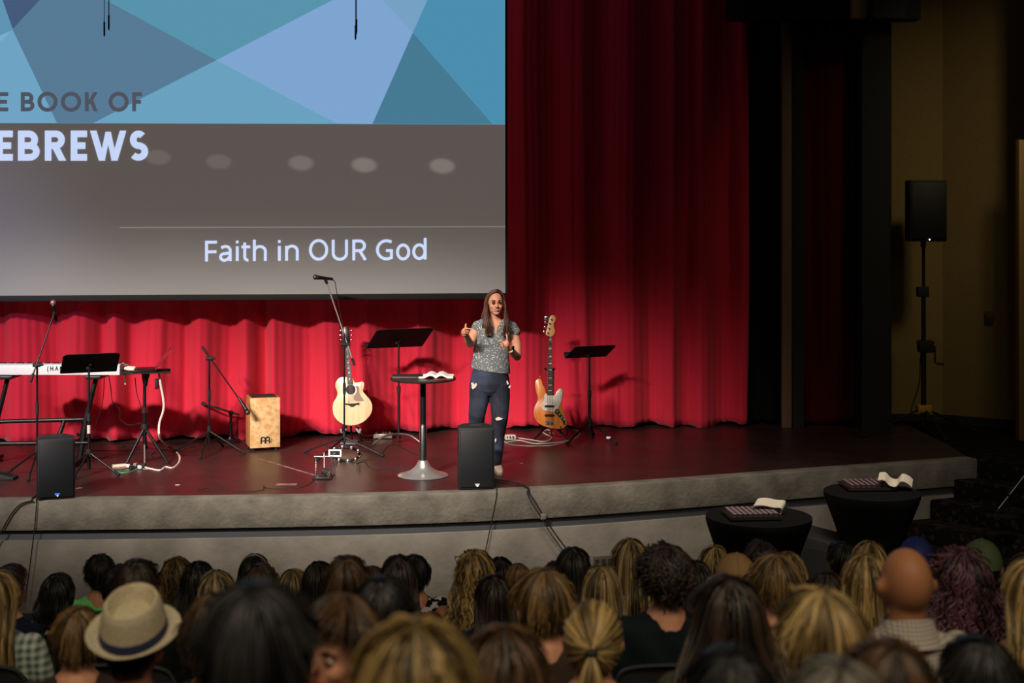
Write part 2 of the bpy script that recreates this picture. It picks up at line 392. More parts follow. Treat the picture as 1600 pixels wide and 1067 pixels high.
obj('panel', sbox(SX0, 789.5, SBOT-.0, STOP, -.012, 0), emat('slide_taupe', (88, 80, 76)), scr)
obj('bottom_bar', sbox(SX0-4, 791, SBOT-.06, SBOT, -.03, .012), BLACKM, scr, bevel=.006)
obj('border', sbox(789.5, 793, SBOT-.0, STOP, -.014, .004), BLACKM, scr)
def poly(name, pts, m, layer):
    d = .0012*layer; mb = MB(); mb.quad(*[SP(x, y, d) for x, y in pts]); return obj(name, mb, m, scr, recalc=False, smooth=0)
T = [((0, -900, 789, 193), None)]
YT = -500
poly('slide_field', [(SX0+3, YT), (789, YT), (789, 194.6), (SX0+3, 191.5)], emat('slide_teal', (84, 146, 170)), 1)
polys = [
 ([(165, 0), (338, 94), (148, 192), (88, 192), (20, 47), (62, 0), (150, -8)], (84, 120, 148)),
 ([(165, 0), (150, -8), (62, 0), (-80, -180), (-150, -400)], (84, 124, 154)),
 ([(4, 0), (62, 0), (20, 46)], (66, 88, 122)),
 ([(4, 0), (62, 0), (40, -30), (-10, -30)], (66, 88, 122)),
 ([(0, 64), (20, 47), (89, 192), (SX0+3, 191.5), (SX0+3, 190), (-140, 192)], (108, 162, 194)),
 ([(20, 47), (0, 64), (-140, 190), (-260, 60), (-90, -180), (4, 0)], (92, 146, 178)),
 ([(338, 94), (528, 193), (146, 192)], (104, 160, 190)),
 ([(338, 94), (520, 0), (598, 0), (645, 51), (582, 193.5), (527, 193)], (124, 164, 208)),
 ([(520, 0), (598, 0), (480, -160), (700, -400), (800-60, -440)], (104, 150, 190)),
 ([(598, 0), (668, 0), (645, 51)], (116, 160, 196)),
 ([(598, 0), (668, 0), (720, -110), (500, -110)], (108, 154, 190)),
 ([(645, 51), (770, 194), (582, 193.5)], (66, 120, 146)),
 ([(668, 0), (720, -110), (789, -110), (789, 194.6), (771, 194), (645, 51)], (72, 140, 174)),
]
for i, (pts, c) in enumerate(polys):
    poly('slide_triangle', pts, emat('slide_shape_%d' % i, c), 2 if i not in (3,) else 3)
poly('screen_light_seam', [(187, 354.5), (789, 353), (789, 355), (187, 356.5)], emat('screen_light_seam', (120, 111, 106)), 2)  # reflected light seam on the screen, put in as a paler strip
# lettering: geometric capitals built from strokes
def stroke_letter(ch, x0, x1, yt, yb, t):
    w = x1-x0; h = yb-yt; out = []
    R = lambda a, b, c, d: out.append([(x0+a, yt+b), (x0+c, yt+b), (x0+c, yt+d), (x0+a, yt+d)])
    def rib(pts):
        for (ax, ay), (bx, by) in zip(pts, pts[1:]):
            dx, dy = bx-ax, by-ay; l = math.hypot(dx, dy) or 1; nx, ny = -dy/l*t/2, dx/l*t/2; ex, ey = dx/l*t*.04, dy/l*t*.04
            out.append([(x0+ax+nx-ex, yt+ay+ny-ey), (x0+bx+nx+ex, yt+by+ny+ey), (x0+bx-nx+ex, yt+by-ny+ey), (x0+ax-nx-ex, yt+ay-ny-ey)])
    def dg(ax, ay, bx, by, k=1):
        l = math.hypot(bx-ax, by-ay); tx = k*t*l/abs(by-ay)/2; out.append([(x0+ax-tx, yt+ay), (x0+ax+tx, yt+ay), (x0+bx+tx, yt+by), (x0+bx-tx, yt+by)])
    def arc(cx, cy, rx, ry, a0, a1, n=18): return [(cx+rx*math.cos(a0+(a1-a0)*k/n), cy+ry*math.sin(a0+(a1-a0)*k/n)) for k in range(n+1)]
    if ch in 'EF':
        R(0, 0, t, h); R(0, 0, w, t); R(0, h/2-t/2, w*.9, h/2+t/2)
        if ch == 'E': R(0, h-t, w, h)
    elif ch == 'T': R(w/2-t/2, 0, w/2+t/2, h); R(0, 0, w, t)
    elif ch == 'H': R(0, 0, t, h); R(w-t, 0, w, h); R(0, h/2-t/2, w, h/2+t/2)
    elif ch == 'O': rib(arc(w/2, h/2, (w-t)/2, (h-t)/2+t*.12, 0, 2*PI, 36))
    elif ch in 'BR':
        R(0, 0, t, h); q = h*.26; rr = (h/2+t/2-t)/2
        rib([(t/2, t/2), (w*.5, t/2)]+arc(w*.5, t/2+rr, w*.42-t/2, rr, -PI/2, PI/2)+[(t/2, t/2+2*rr)])
        if ch == 'B':
            r2 = (h-t-2*rr)/2; rib([(t/2, t/2+2*rr), (w*.52, t/2+2*rr)]+arc(w*.52, t/2+2*rr+r2, w*.48-t/2, r2, -PI/2, PI/2)+[(t/2, h-t/2)])
        else: dg(w*.46, h*.5, w-t*.62, h)
    elif ch == 'K': R(0, 0, t, h); dg(t*1.0, h*.62, w-t*.68, 0); dg(w*.44, h*.36, w-t*.62, h)
    elif ch == 'W': dg(t*.55, 0, w*.335, h, .95); dg(w*.5, h*.04, w*.335, h, .8); dg(w*.5, h*.04, w*.665, h, .8); dg(w-t*.55, 0, w*.665, h, .95)
    elif ch == 'S':
        r = (h-t)/4
        rib(arc(w/2, t/2+r, w*.40-t/2+1, r, -.75, -PI*1.02)+arc(w/2, t/2+r, w*.40-t/2+1, r, -PI*1.02, -PI*1.5, 8)+arc(w/2, t/2+3*r, w*.5-t/2, r, -PI/2, PI*.78, 20))
    return out
def title(name, letters, yt, yb, t, m):
    n = 0
    for ch, a, b in letters:
        mb = MB()
        for q in stroke_letter(ch, a, b, yt, yb, t):
            n += 1; mb.quad(*[SP(x, y, .005+.00002*(n % 40)) for x, y in q])
        obj(name, mb, m, scr, recalc=False, smooth=0)
DK = emat('slide_dark_text', (76, 80, 92)); LT = emat('slide_light_text', (196, 212, 246))
title('title_letter', [('T', -72, -50), ('H', -43, -18), ('E', -6, 13), ('B', 32.5, 54), ('O', 58.5, 90), ('O', 95, 127), ('K', 132.5, 153.5), ('O', 169.5, 201), ('F', 206.5, 222)], 144, 174, 6.2, DK)
title('title_letter', [('H', -62, -24), ('E', -6, 20), ('B', 28, 62), ('R', 70, 104), ('E', 110.5, 136), ('W', 140, 198), ('S', 201, 231.5)], 204, 251, 10.3, LT)
def text_mesh(body, name='text', offset=0):
    cu = bpy.data.curves.new('t', 'FONT'); cu.body = body; cu.size = 1; cu.offset = offset; cu.resolution_u = 6
    o = bpy.data.objects.new('t', cu); C.objects.link(o)
    me = bpy.data.meshes.new_from_object(o.evaluated_get(bpy.context.evaluated_depsgraph_get())); bpy.data.objects.remove(o); me.name = name
    return me
def fit_text(body, fn, name, m, parent, offset=0, label=None):
    """fn(u,v) -> world point, u,v in 0..1 over the text's box"""
    me = text_mesh(body, name, offset); xs = [v.co.x for v in me.vertices]; ys = [v.co.y for v in me.vertices]
    x0, x1, y0, y1 = min(xs), max(xs), min(ys), max(ys)
    for v in me.vertices: v.co = fn((v.co.x-x0)/(x1-x0), (v.co.y-y0)/(y1-y0))
    me.materials.clear(); return obj(name, me, m, parent, label=label)
def arcp(cx, cy, rx, ry, a0, a1, n=16): return [(cx+rx*math.cos(a0+(a1-a0)*k/n), cy+ry*math.sin(a0+(a1-a0)*k/n)) for k in range(n+1)]
def ribbon(mb, pts, t, z0):
    q = []
    for i, (x, y) in enumerate(pts):
        a, b_ = pts[max(i-1, 0)], pts[min(i+1, len(pts)-1)]; dx, dy = b_[0]-a[0], b_[1]-a[1]; l = math.hypot(dx, dy) or 1
        nx, ny = -dy/l*t/2, dx/l*t/2; q.append(((x+nx, y+ny), (x-nx, y-ny)))
    for (a, b_), (c, d) in zip(q, q[1:]): mb.quad(SP(*a, z0), SP(*c, z0), SP(*d, z0), SP(*b_, z0))
GLY = [
 [[(322.7, 376.3), (322.7, 408.5)], [(320.4, 378.5), (339, 378.3)], [(322.7, 393.6), (338.3, 393.3)]],
 [[(345.6, 387)]+arcp(352.5, 391.2, 7.2, 6.2, -2.1, -.1, 10)+[(359.8, 408)], [(359.5, 395.3), (352.5, 396)]+arcp(350.5, 401.5, 5.9, 5.2, -1.4, -5.0, 14)+[(356, 405), (359.5, 400)]],
 [[(370.7, 384.8), (370.7, 408)], arcp(370.7, 378, 1.1, 1.1, 0, 6.4, 8)],
 [[(382.4, 379), (382.4, 400)]+arcp(387, 401, 4.6, 5.4, PI, PI*.42, 8), [(377.2, 385.8), (391, 385.6)]],
 [[(397.4, 374.5), (397.4, 408)], [(397.4, 394)]+arcp(406, 392.5, 8.6, 7.4, PI*1.1, PI*2, 12)+[(414.6, 407.8)]],
 [[(436.5, 384.3), (436.5, 407.6)], arcp(436.5, 377.4, 1.1, 1.1, 0, 6.4, 8)],
 [[(447.8, 384.2), (447.8, 407.4)], [(447.8, 393)]+arcp(456.2, 391.8, 8.3, 7.3, PI*1.1, PI*2, 12)+[(464.5, 407)]],
 [arcp(497.8, 390.4, 12.8, 14.6, 0, 2*PI, 32)],
 [[(520.6, 374.6), (520.6, 395)]+arcp(531, 395.5, 10.4, 9.6, PI, 0, 16)+[(541.4, 374.4)]],
 [[(552.8, 374.4), (552.8, 406.6)], [(552.8, 376.5), (561, 376.4)]+arcp(562, 384, 7.5, 7.6, -PI/2, PI/2, 10)+[(552.8, 391.6)], [(562, 391.6), (571, 406.2)]],
 [[(612, 377.2)]+arcp(604, 390.3, 14.3, 14.2, -1.15, -5.2, 22)+[(611.6, 404.2), (611.6, 391.2)], [(613.8, 391.4), (603, 391.4)]],
 [arcp(629.9, 393.7, 8.8, 10.9, 0, 2*PI, 28)],
 [arcp(655.2, 393.2, 8.8, 10.7, 0, 2*PI, 28), [(664.3, 371.8), (664.3, 405.4)]],
]
for gi, gl in enumerate(GLY):
    mb = MB()
    for si, pts in enumerate(gl): ribbon(mb, pts, 4.5 if len(gl) < 2 or si == 0 or len(pts) != 9 else 2.8, .005+.0003*si)
    obj('subtitle_letter', mb, LT, scr, recalc=False, smooth=0)
# cords with small choir microphones hanging in front of the screen
for k, (px, py, Y, s) in enumerate([(163, 57, 13.6, 'leftmost of the four'), (170, 47, 13.5, 'right one of left pair'), (557, 53, 13.5, 'thicker one of right pair'), (555.5, 62, 13.6, 'thin lowest one of right pair')]):
    p = P(px, py, Y); t = thing('hanging_microphone', 'thin black hanging microphone cord before screen, '+s, 'microphone', p, group='hanging microphones')
    top = P(px, -420, Y); mb = MB(); mb.tube([p+Vector((0, 0, .1)), top], .0035 if k in (0, 3) else .005, 6); obj('cord', mb, RUBBER, t)
    mb = MB(); mb.tube([p, p+Vector((0, 0, .02)), p+Vector((0, 0, .14))], [.006, .009, .009], 8); obj('microphone_body', mb, BLACK, t)

# ================================================================ STAGE EQUIPMENT
def rod(a, b, r=.01, n=10): return MB().tube([a, b], r, n)
def mic(mb_head, mb_body, p, d, r=.026):                    # head at p, body along d
    d = Vector(d).normalized(); mb_head.ell(p, (r, r, r*1.05), 14, 9)
    mb_body.tube([Vector(p)+d*.018, Vector(p)+d*.03, Vector(p)+d*.035, Vector(p)+d*.17, Vector(p)+d*.175], [r*.8, r*.9, r*.75, r*.5, r*.4], 12)
def tripod(t, base, hub, rad, angs, name='leg', m=BLACK, r=.009, feet=True, brace=True):
    for a in angs:
        e = Vector((base.x+rad*math.cos(a), base.y+rad*math.sin(a), base.z+.012))
        o = obj(name, rod(Vector((base.x, base.y, base.z+hub)), e, r), m, t)
        if feet:
            d = (e-Vector((base.x, base.y, base.z+hub))).normalized(); obj('rubber_foot', rod(e-d*.05, e+d*.008, r*1.5), RUBBER, o)
GRILL = mat('mic_grille', (120, 112, 110), .4, .8, rgb2=(60, 58, 58), scale=300)
# --- boom microphone stand at the far left
def boom_stand(label, base, knee, boom_a, boom_b, micpt, micdir, angs, rad=.3, hub=.22, mic_on=True, m=BLACK, group='boom microphone stands', grille=GRILL, boomm=None):
    t = thing('microphone_stand', label, 'microphone stand', base, group=group)
    obj('pole', rod(Vector((base.x, base.y, base.z+.1)), Vector((base.x, base.y, knee.z)), .009), m, t)
    obj('collar', rod(Vector((base.x, base.y, base.z+hub-.05)), Vector((base.x, base.y, base.z+hub+.05)), .018), BLACKM, t)
    obj('height_clutch', rod(Vector((base.x, base.y, (base.z+knee.z)/2+.05)), Vector((base.x, base.y, (base.z+knee.z)/2+.16)), .015), BLACKM, t)
    k = MB(); k.tube([knee+Vector((-.03, 0, 0)), knee+Vector((.035, 0, 0))], .02, 12); k.tube([knee+Vector((.035, 0, 0)), knee+Vector((.06, 0, 0))], .012, 8)
    obj('boom_clutch', k, BLACKM, t)
    obj('boom_arm', rod(boom_a, boom_b, .007), boomm or m, t)
    d = (boom_b-boom_a).normalized(); obj('counterweight', rod(boom_a-d*.06, boom_a+d*.02, .013), BLACKM, t)
    tripod(t, base, hub, rad, angs)
    if mic_on:
        tm = thing('microphone', mic_on, 'microphone', micpt)
        h, b = MB(), MB(); mic(h, b, micpt, micdir); obj('grille', h, grille, tm); obj('microphone_body', b, BLACK, tm)
        obj('clip', rod(boom_b, Vector(micpt)+Vector(micdir).normalized()*.09, .014), BLACKM, t)
    return t
b = G(57, 742); kn = P(54, 572, b.y)
b = Vector((P(58, 0, 12.8).x, 12.8, SZ))
boom_stand('black boom microphone stand standing just behind the left floor monitor', b, P(57, 570, 12.8), P(51, 587, 12.75), P(84, 492, 12.95), P(83, 473, 13.0), (.18, -.05, -1), [2.9, .1, -1.5, ], .3,
           mic_on='silvery pink tinged microphone high on the leftmost boom stand', grille=mat('pinkish_grille', (190, 130, 126), .4, .6))
b2 = Vector((P(327, 0, 13.97).x, 13.97, SZ))
boom_stand('black boom microphone stand beside the wooden box drum', b2, P(327, 560, 13.97), P(321, 549, 13.98), P(381, 634, 13.95), P(387, 644, 13.93), (-.6, 0, 1), [2.95, -.12, -1.6, 1.4], .36,
           mic_on='black microphone pointing down at the box drum')
b3 = Vector((P(360, 0, 14.67).x, 14.67, SZ))
t = thing('low_microphone_stand', 'short black boom stand on round base left behind the box drum', 'microphone stand', b3)
obj('pole', rod(b3+Vector((0, 0, .02)), P(361, 648, 14.67), .013), BLACK, t)
obj('round_base', MB().lathe(b3, [(.11, 0), (.115, .008), (.1, .02), (.03, .028), (.02, .05)], 28), BLACK, t)
obj('height_clutch', rod(b3+Vector((0, 0, .12)), b3+Vector((0, 0, .2)), .02), BLACKM, t)
obj('boom_arm', rod(P(316, 630, 14.67), P(374, 648, 14.67), .009), BLACK, t)
obj('boom_clutch', MB().ell(P(361, 645, 14.67), (.03, .02, .025)), BLACKM, t)
obj('counterweight', rod(P(315, 629, 14.67), P(321, 632, 14.67), .018), BLACKM, t)
# vocal mic stand before the acoustic guitar
b4 = Vector((P(538, 0, 13.9).x, 13.9, SZ))
boom_stand('tall boom microphone stand with bright arm in front of the acoustic guitar', b4, P(538, 538, 13.9), P(551, 562, 13.9), P(511, 443, 13.88), P(493, 433, 13.86), (1, .05, -.12), [-.35, 2.9, -2.1], .42, .17,
           mic_on='black handheld microphone at the top of the tall boom stand before the screen', boomm=mat('bright_boom', (206, 190, 186), .35, .6))
# cable along the tall boom
cab = tag(obj('microphone_cable', MB().tube(spline([P(517, 437, 13.85), P(523, 440, 13.85), P(525, 450, 13.86), P(530, 480, 13.88), P(536, 510, 13.88), P(540, 545, 13.88)], 5), .004, 6), RUBBER), 'thin black cable hanging from the tall boom microphone', 'cable')

# --- music stands
def music_stand(label, base, desk_c, yaw, tilt, w, h, angs, postm=BLACK, hub=.2, rad=.28, style='tripod', tape=False):
    t = thing('music_stand', label, 'music stand', base, group='music stands')
    U = Vector((math.cos(yaw), math.sin(yaw), 0)); H = Vector((math.sin(yaw), -math.cos(yaw), 0)); V = H*math.cos(tilt)+Vector((0, 0, 1))*math.sin(tilt); N = U.cross(V)
    pl = [(-w/2, -h/2), (w/2, -h/2), (w/2, h/2-.03), (w/2-.03, h/2), (-w/2+.03, h/2), (-w/2, h/2-.03)]
    obj('desk', MB().prism(pl, desk_c, U, V, 0, .004), BLACKM, t)
    led = MB(); c = desk_c-V*(h/2)+N*.0; 
    for sgn in (1,): led.loft([[c+U*x+N*a+V*bb for a, bb in ((-.055, 0), (.004, 0), (.004, .004), (-.055, .004))] for x in (-w/2, w/2)]); led.loft([[c+U*x+N*a+V*bb for a, bb in ((-.058, 0), (-.054, 0), (-.054, .02), (-.058, .02))] for x in (-w/2, w/2)])
    obj('ledge', led, BLACKM, t)
    top = desk_c-V*(h*.18)+N*.02
    pb = Vector((base.x, base.y, base.z+.05)); pt = Vector((base.x, base.y, top.z-.02))
    mid = pb.lerp(pt, .52)
    obj('lower_post', rod(pb, mid, .015), postm, t); obj('upper_post', rod(mid, pt, .0095), postm, t)
    obj('clutch', rod(mid-Vector((0, 0, .03)), mid+Vector((0, 0, .04)), .021), BLACKM, t)
    obj('tilt_bracket', MB().tube([pt, top, top+V*.06], .013, 8), BLACK, t)
    kb = MB(); kb.tube([top+U*-.03, top+U*.035], .014, 10); obj('knob', kb, BLACKM, t)
    if style == 'tripod':
        obj('hub', rod(Vector((base.x, base.y, base.z+hub-.04)), Vector((base.x, base.y, base.z+hub+.03)), .024), BLACKM, t)
        tripod(t, base, hub, rad, angs, r=.010)
    else:
        for a in angs:
            e = Vector((base.x+rad*math.cos(a), base.y+rad*math.sin(a), base.z+.012)); m_ = (pb+e)/2+Vector((0, 0, .06))
            obj('leg', MB().tube(spline([pb+Vector((0, 0, .05)), m_, e], 5), .011, 8), mat('grey_tube', (120, 108, 108), .35, .7), t)
    return t
bb = Vector((P(139, 0, 12.85).x, 12.85, SZ))
ms = music_stand('black music stand at the left in front of the white keyboard', bb, P(141, 567, 12.85), .40, .62, .50, .34, [-.25, -1.75, 2.6], rad=.3)
obj('tape_band', rod(Vector((bb.x, bb.y, P(0, 664, 12.85).z)), Vector((bb.x, bb.y, P(0, 677, 12.85).z)), .017), mat('white_red_tape', (226, 190, 190), .6), ms, label='white and red tape band')
bb = Vector((P(623, 0, 14.55).x, 14.55, SZ))
music_stand('wide black music stand between acoustic guitar and round table', bb, P(625, 528, 14.5), .42, .55, .62, .42, [-.5, -2.6, 1.6], style='bent', rad=.3, postm=mat('plum_post', (60, 34, 40), .4, .5))
bb = Vector((P(921, 0, 14.75).x, 14.75, SZ))
ms = music_stand('black music stand standing alone right of the bass guitar', bb, P(923, 549, 14.7), .38, .5, .475, .30, [-2.3, -.75, 1.4], rad=.36)
p = bb+Vector((.36*math.cos(-.75), .36*math.sin(-.75), 0))*.72+Vector((0, 0, .055)); obj('tape_band', MB().ell(p, (.03, .03, .016), 10, 6), WHITE, ms, label='white tape on the leg')

# --- white keyboard on its stand
KY = 13.35
kb = thing('keyboard', 'long white stage keyboard seen from behind at the left edge', 'keyboard', P(60, 588, KY))
x0 = P(-34, 0, KY).x; x1 = P(187, 0, KY).x
zb = P(0, 586, KY).z; zt = P(0, 571, KY).z
def kpt(x, y, z): return Vector((x, KY+y+(x-x1)*-.02, z+(x-x1)*-.0))
mb = MB(); prof = [(0, zb), (0, zt), (.06, zt+.012), (.14, zt), (.15, zt-.02), (.32, zt-.02), (.32, zb)]
mb.loft([[kpt(x, y, z) for y, z in prof] for x in (x0, x1)]); obj('case', mb, mat('white_lacquer', (226, 222, 228), .3), kb, bevel=.004)
mb = MB(); nk = 52
for i in range(nk):
    xa = x0+.03+(x1-x0-.06)*i/nk; mb.box((xa+.011, KY+.235, zt-.014), (.0225*(x1-x0)/1.3, .15, .012))
obj('white_keys', mb, WHITE, kb, kind='stuff')
mb = MB()
for i in range(nk):
    if i % 7 in (0, 1, 3, 4, 5): mb.box((x0+.03+(x1-x0-.06)*(i+1)/nk, KY+.2, zt-.002), (.012, .09, .014))
obj('black_keys', mb, BLACKM, kb, kind='stuff')
fit_text('( H A )', lambda u, v: Vector((P(73+22*u, 0, KY).x, KY-.004+(P(73+22*u, 0, KY).x-x1)*-.02, zb+.025+.06*v)), 'marking', BLACKM, kb, offset=.02)
ks = thing('keyboard_stand', 'black table style stand carrying the white keyboard', 'keyboard stand', Vector((x1-.4, KY+.1, SZ)))
yb = KY+.08; zc = P(0, 660, KY).z
for xx, tilt in ((P(8, 0, KY).x, -.10), (P(147, 0, KY).x, -.10)):
    legm = MB(); legm.tube([(xx, yb, zb-.02), (xx+tilt, yb-.02, zc)], .022, 8); legm.tube([(xx+tilt, yb-.02, zc), (xx+tilt*1.5, yb-.05, SZ+.03)], .032, 8)
    l = obj('leg', legm, BLACK, ks)
    obj('foot_bar', rod(Vector((xx+tilt*1.5, yb-.25, SZ+.025)), Vector((xx+tilt*1.5, yb+.25, SZ+.025)), .02), BLACK, l)
    q = MB(); q.tube([(xx+tilt-.03, yb-.03, zc-.12), (xx+tilt-.075, yb-.05, zc-.12)], [.008, .022], 10); obj('knob', q, BLACKM, l)
    q = MB(); q.box((xx, yb+.03, zb-.022), (.14, .3, .03)); obj('support_arm', q, BLACK, l, bevel=.005)
obj('crossbar', rod(Vector((P(0, 0, KY).x-.25, yb, zc-.01)), Vector((P(135, 0, KY).x, yb, zc+.02)), .02), BLACK, ks)
obj('middle_strut', rod(Vector((P(96, 0, KY).x, yb, zc)), Vector((P(89, 0, KY).x, yb-.1, SZ+.2)), .02), BLACK, ks)
obj('lower_bar', rod(Vector((P(89, 0, KY).x-.7, yb-.1, SZ+.2)), Vector((P(137, 0, KY).x, yb-.05, SZ+.2)), .02), BLACK, ks)
# black pedal on the floor at the far left and its feet
pd = thing('foot_pedal', 'small black foot pedal on the stage floor at the far left edge', 'pedal', G(6, 749))
g = G(4, 749); mb = MB(); mb.prism([(-.11, 0), (.11, 0), (.11, .02), (-.11, .075)], g+Vector((0, .1, 0)), (1, 0, 0), (0, 0, 1), 0, .14); obj('housing', mb, BLACKM, pd, bevel=.006)
mb = MB(); mb.box(g+Vector((0, .0, .065)), (.1, .02, .01)); obj('treadle', mb, BLACK, pd)

# --- laptop on tripod
LY = 13.45; lx = P(226, 0, LY).x; lb = Vector((lx, LY, SZ))
ls = thing('laptop_stand', 'black tripod stand with a tray carrying the laptop', 'stand', lb)
zt = P(0, 579, LY).z
obj('lower_pole', rod(lb+Vector((0, 0, .18)), P(226, 640, LY), .02), BLACK, ls); obj('upper_pole', rod(P(226, 640, LY), P(226, 582, LY), .015), BLACK, ls)
obj('collar', rod(P(226, 645, LY), P(226, 636, LY), .032), mat('dark_red_chrome', (120, 70, 72), .3, .8), ls)
obj('head_socket', MB().tube([P(227, 603, LY), P(227, 592, LY), P(228, 582, LY)], [.02, .03, .045], 12), BLACK, ls)
obj('hub', rod(P(226, 670, LY), P(226, 662, LY), .034), BLACKM, ls)
for (ex, ey) in ((197, 727), (262, 724), (228, 700)):
    e = G(ex, ey); e.z += .01; l = obj('leg', rod(P(226, 668, LY), e, .014), BLACK, ls); obj('rubber_foot', MB().ell(e, (.02, .02, .014)), RUBBER, l)
obj('brace', rod(P(226, 668, LY), P(226, 725, LY), .008), mat('bright_rod', (190, 178, 178), .3, .6), ls, label='bright centre rod')
M_ = Matrix.Rotation(.25, 3, 'Z')
mb = MB(); mb.box(Vector((P(228, 0, LY).x, LY, zt-.008)), (.46, .30, .014), M=M_); obj('tray', mb, BLACKM, ls, bevel=.004)
lp = thing('laptop', 'open dark laptop turned sideways on the tripod tray', 'laptop', Vector((P(224, 0, LY).x, LY, zt)))
mb = MB(); mb.box(Vector((P(226, 0, LY).x, LY, zt+.010)), (.23, .32, .016), M=M_); obj('keyboard_base', mb, mat('dark_aluminium', (42, 34, 36), .35, .6), lp, bevel=.003)
hin = P(243, 575, LY); U_ = Vector((.6, .05, .78)).normalized(); V_ = Vector((-.25, 1, 0)).normalized()
mb = MB(); mb.prism([(0, -.16), (.235, -.16), (.235, .16), (0, .16)], hin, U_, V_, -.004, .004); obj('lid', mb, mat('red_lit_lid', (120, 50, 52), .4, .3), lp, bevel=.002)
mb = MB(); mb.prism([(.015, -.15), (.22, -.15), (.22, .15), (.015, .15)], hin, U_, V_, .0045, .006); obj('screen', mb, mat('dark_glass', (8, 8, 10), .1), lp)
# crumpled white adapter with tail
ad = thing('white_adapter', 'crumpled white adapter and cloth on the left end of the laptop tray', 'adapter', P(203, 576, LY))
mb = MB()
for k in range(9): mb.ell(P(197+k*1.8, 577-random.uniform(0, 4), LY-.12+.02*(k % 3)), (.022, .02, .02), 7, 5)
obj('bundle', unify(mb, .008, 1), mat('cream_cloth', (232, 214, 196), .7), ad, world=True)
obj('tail', MB().tube(spline([P(196, 583, LY-.16), P(194, 592, LY-.16), P(196, 601, LY-.16)], 4), .008, 8), mat('cream_cloth', (232, 214, 196)), ad)
mb = MB(); mb.box(P(245, 600, LY), (.03, .04, .1)); hb = obj('power_brick', mb, BLACKM, bevel=.005); tag(hb, 'black power brick hanging below the laptop tray', 'power adapter')
def cable(name, label, pts, r, m, grp=None, n=6):
    return tag(obj(name, MB().tube(spline(pts, n), r, 6), m), label, 'cable', grp)
WC = mat('white_cable', (226, 204, 200), .5)
cable('white_cable', 'thick white cable looping from laptop tray down to the stage floor', [P(248, 580, LY), P(251, 600, LY), P(256, 635, LY), P(249, 662, LY), P(250, 684, LY), G(262, 697), G(279, 710), G(280, 722), G(270, 731), G(258, 730), G(250, 735), G(232, 732), G(222, 728)], .011, WC)
cable('thin_cable', 'thin black cable hanging from the keyboard, left strand', [P(163, 582, 13.7), P(162, 612, 13.7), P(158, 640, 13.75), P(150, 662, 13.8), P(147, 686, 13.85)], .004, RUBBER, 'thin cables by the keyboard')
cable('thin_cable', 'thin black cable running from the keyboard to the laptop stand', [P(169, 582, 13.6), P(173, 605, 13.6), P(176, 628, 13.6), P(187, 640, 13.6), P(188, 655, 13.6), P(202, 664, 13.6), P(222, 660, 13.5)], .004, RUBBER, 'thin cables by the keyboard')
cable('thin_cable', 'thin black cable hanging left of the laptop stand pole', [P(211, 590, LY), P(214, 615, LY), P(222, 640, LY)], .004, RUBBER, 'thin cables by the keyboard')
cable('floor_cable', 'black cable loop on the floor behind the laptop tripod', [G(214, 697), G(196, 696), G(192, 702), G(208, 706), G(240, 705), G(236, 712), G(246, 718)], .006, RUBBER)
ps = thing('power_strip', 'pale power strip tangled with plugs at the laptop tripod foot', 'power strip', G(190, 732))
mb = MB(); a, b_ = G(176, 733), G(196, 731); mb.tube([a+Vector((0, 0, .02)), b_+Vector((0, 0, .02))], .024, 6); obj('strip', mb, mat('ivory_plastic', (222, 206, 190), .5), ps)
for k, (px, py) in enumerate([(199, 731), (206, 734), (212, 729), (218, 733), (224, 730)]):
    mb = MB(); mb.box(G(px, py)+Vector((0, 0, .02)), (.05, .03, .03), rz=k*.7); obj('plug', mb, [WHITE, BLACKM, mat('grey_plug', (120, 120, 118), .5)][k % 3], ps, bevel=.004)
cable('green_cable', 'green cable lying along the pale power strip', [G(184, 737), G(190, 739), G(200, 738), G(212, 734), G(224, 727)], .007, mat('green_cable', (40, 150, 100), .5))
cable('tangled_cable', 'pale tangled cable beside the power strip plugs', [G(178, 731), G(190, 727), G(205, 729), G(214, 725), G(220, 732), G(232, 733)], .006, mat('grey_cable', (150, 140, 136), .5))

# --- cajon
cb = G(408, 703); cj = thing('box_drum', 'birch wood box drum with black emblem standing on the stage', 'drum', Vector((cb.x, cb.y+.1, SZ)), 0)
R_ = Matrix.Rotation(.33, 3, 'Z'); cc = Vector((cb.x, cb.y+.1, SZ))
W_, D_, H_ = .30, .30, .50
def cjp(x, y, z): return R_ @ Vector((x, y, z))+cc
BIRCH = mat('birch_burl', (206, 156, 102), .4, rgb2=(230, 188, 138), scale=22, bump=.03, detail=9, contrast=(.38, .6))
BIRCHS = mat('birch_side', (172, 112, 60), .5, rgb2=(186, 128, 74), scale=6, stretch=(1, 1, 8))
mb = MB(); mb.box(cjp(0, .006, .03+H_/2), (W_, D_-.012, H_), M=R_); obj('shell', mb, BIRCHS, cj, bevel=.008)
mb = MB(); mb.box(cjp(0, -D_/2+.001, .03+H_/2), (W_-.002, .006, H_-.002), M=R_); obj('front_plate', mb, BIRCH, cj, bevel=.002)
mb = MB(); mb.box(cjp(0, .01, .03+H_+.002), (W_-.05, D_-.06, .006), M=R_); obj('seat_pad', mb, mat('dark_seat_pad', (44, 26, 22), .7), cj)
for sx in (-1, 1):
    for sy in (-1, 1):
        mb = MB(); mb.lathe(cjp(sx*.115, sy*.115, 0), [(.016, 0), (.018, .03)], 12); obj('rubber_foot', mb, RUBBER, cj)
mb = MB()
def arch(cx, w, z0, h):
    pts = [(cx-w/2, z0)]+[(cx-w/2, z0+h-w/2)]+[(cx-w/2*math.cos(a), z0+h-w/2+w/2*math.sin(a)) for a in [PI*k/10 for k in range(11)]]+[(cx+w/2, z0)]
    mb.tube([cjp(x, -D_/2-.004, z) for x, z in pts], .0065, 6)
for cx in (-.022, .022): arch(cx, .040, .075, .062)
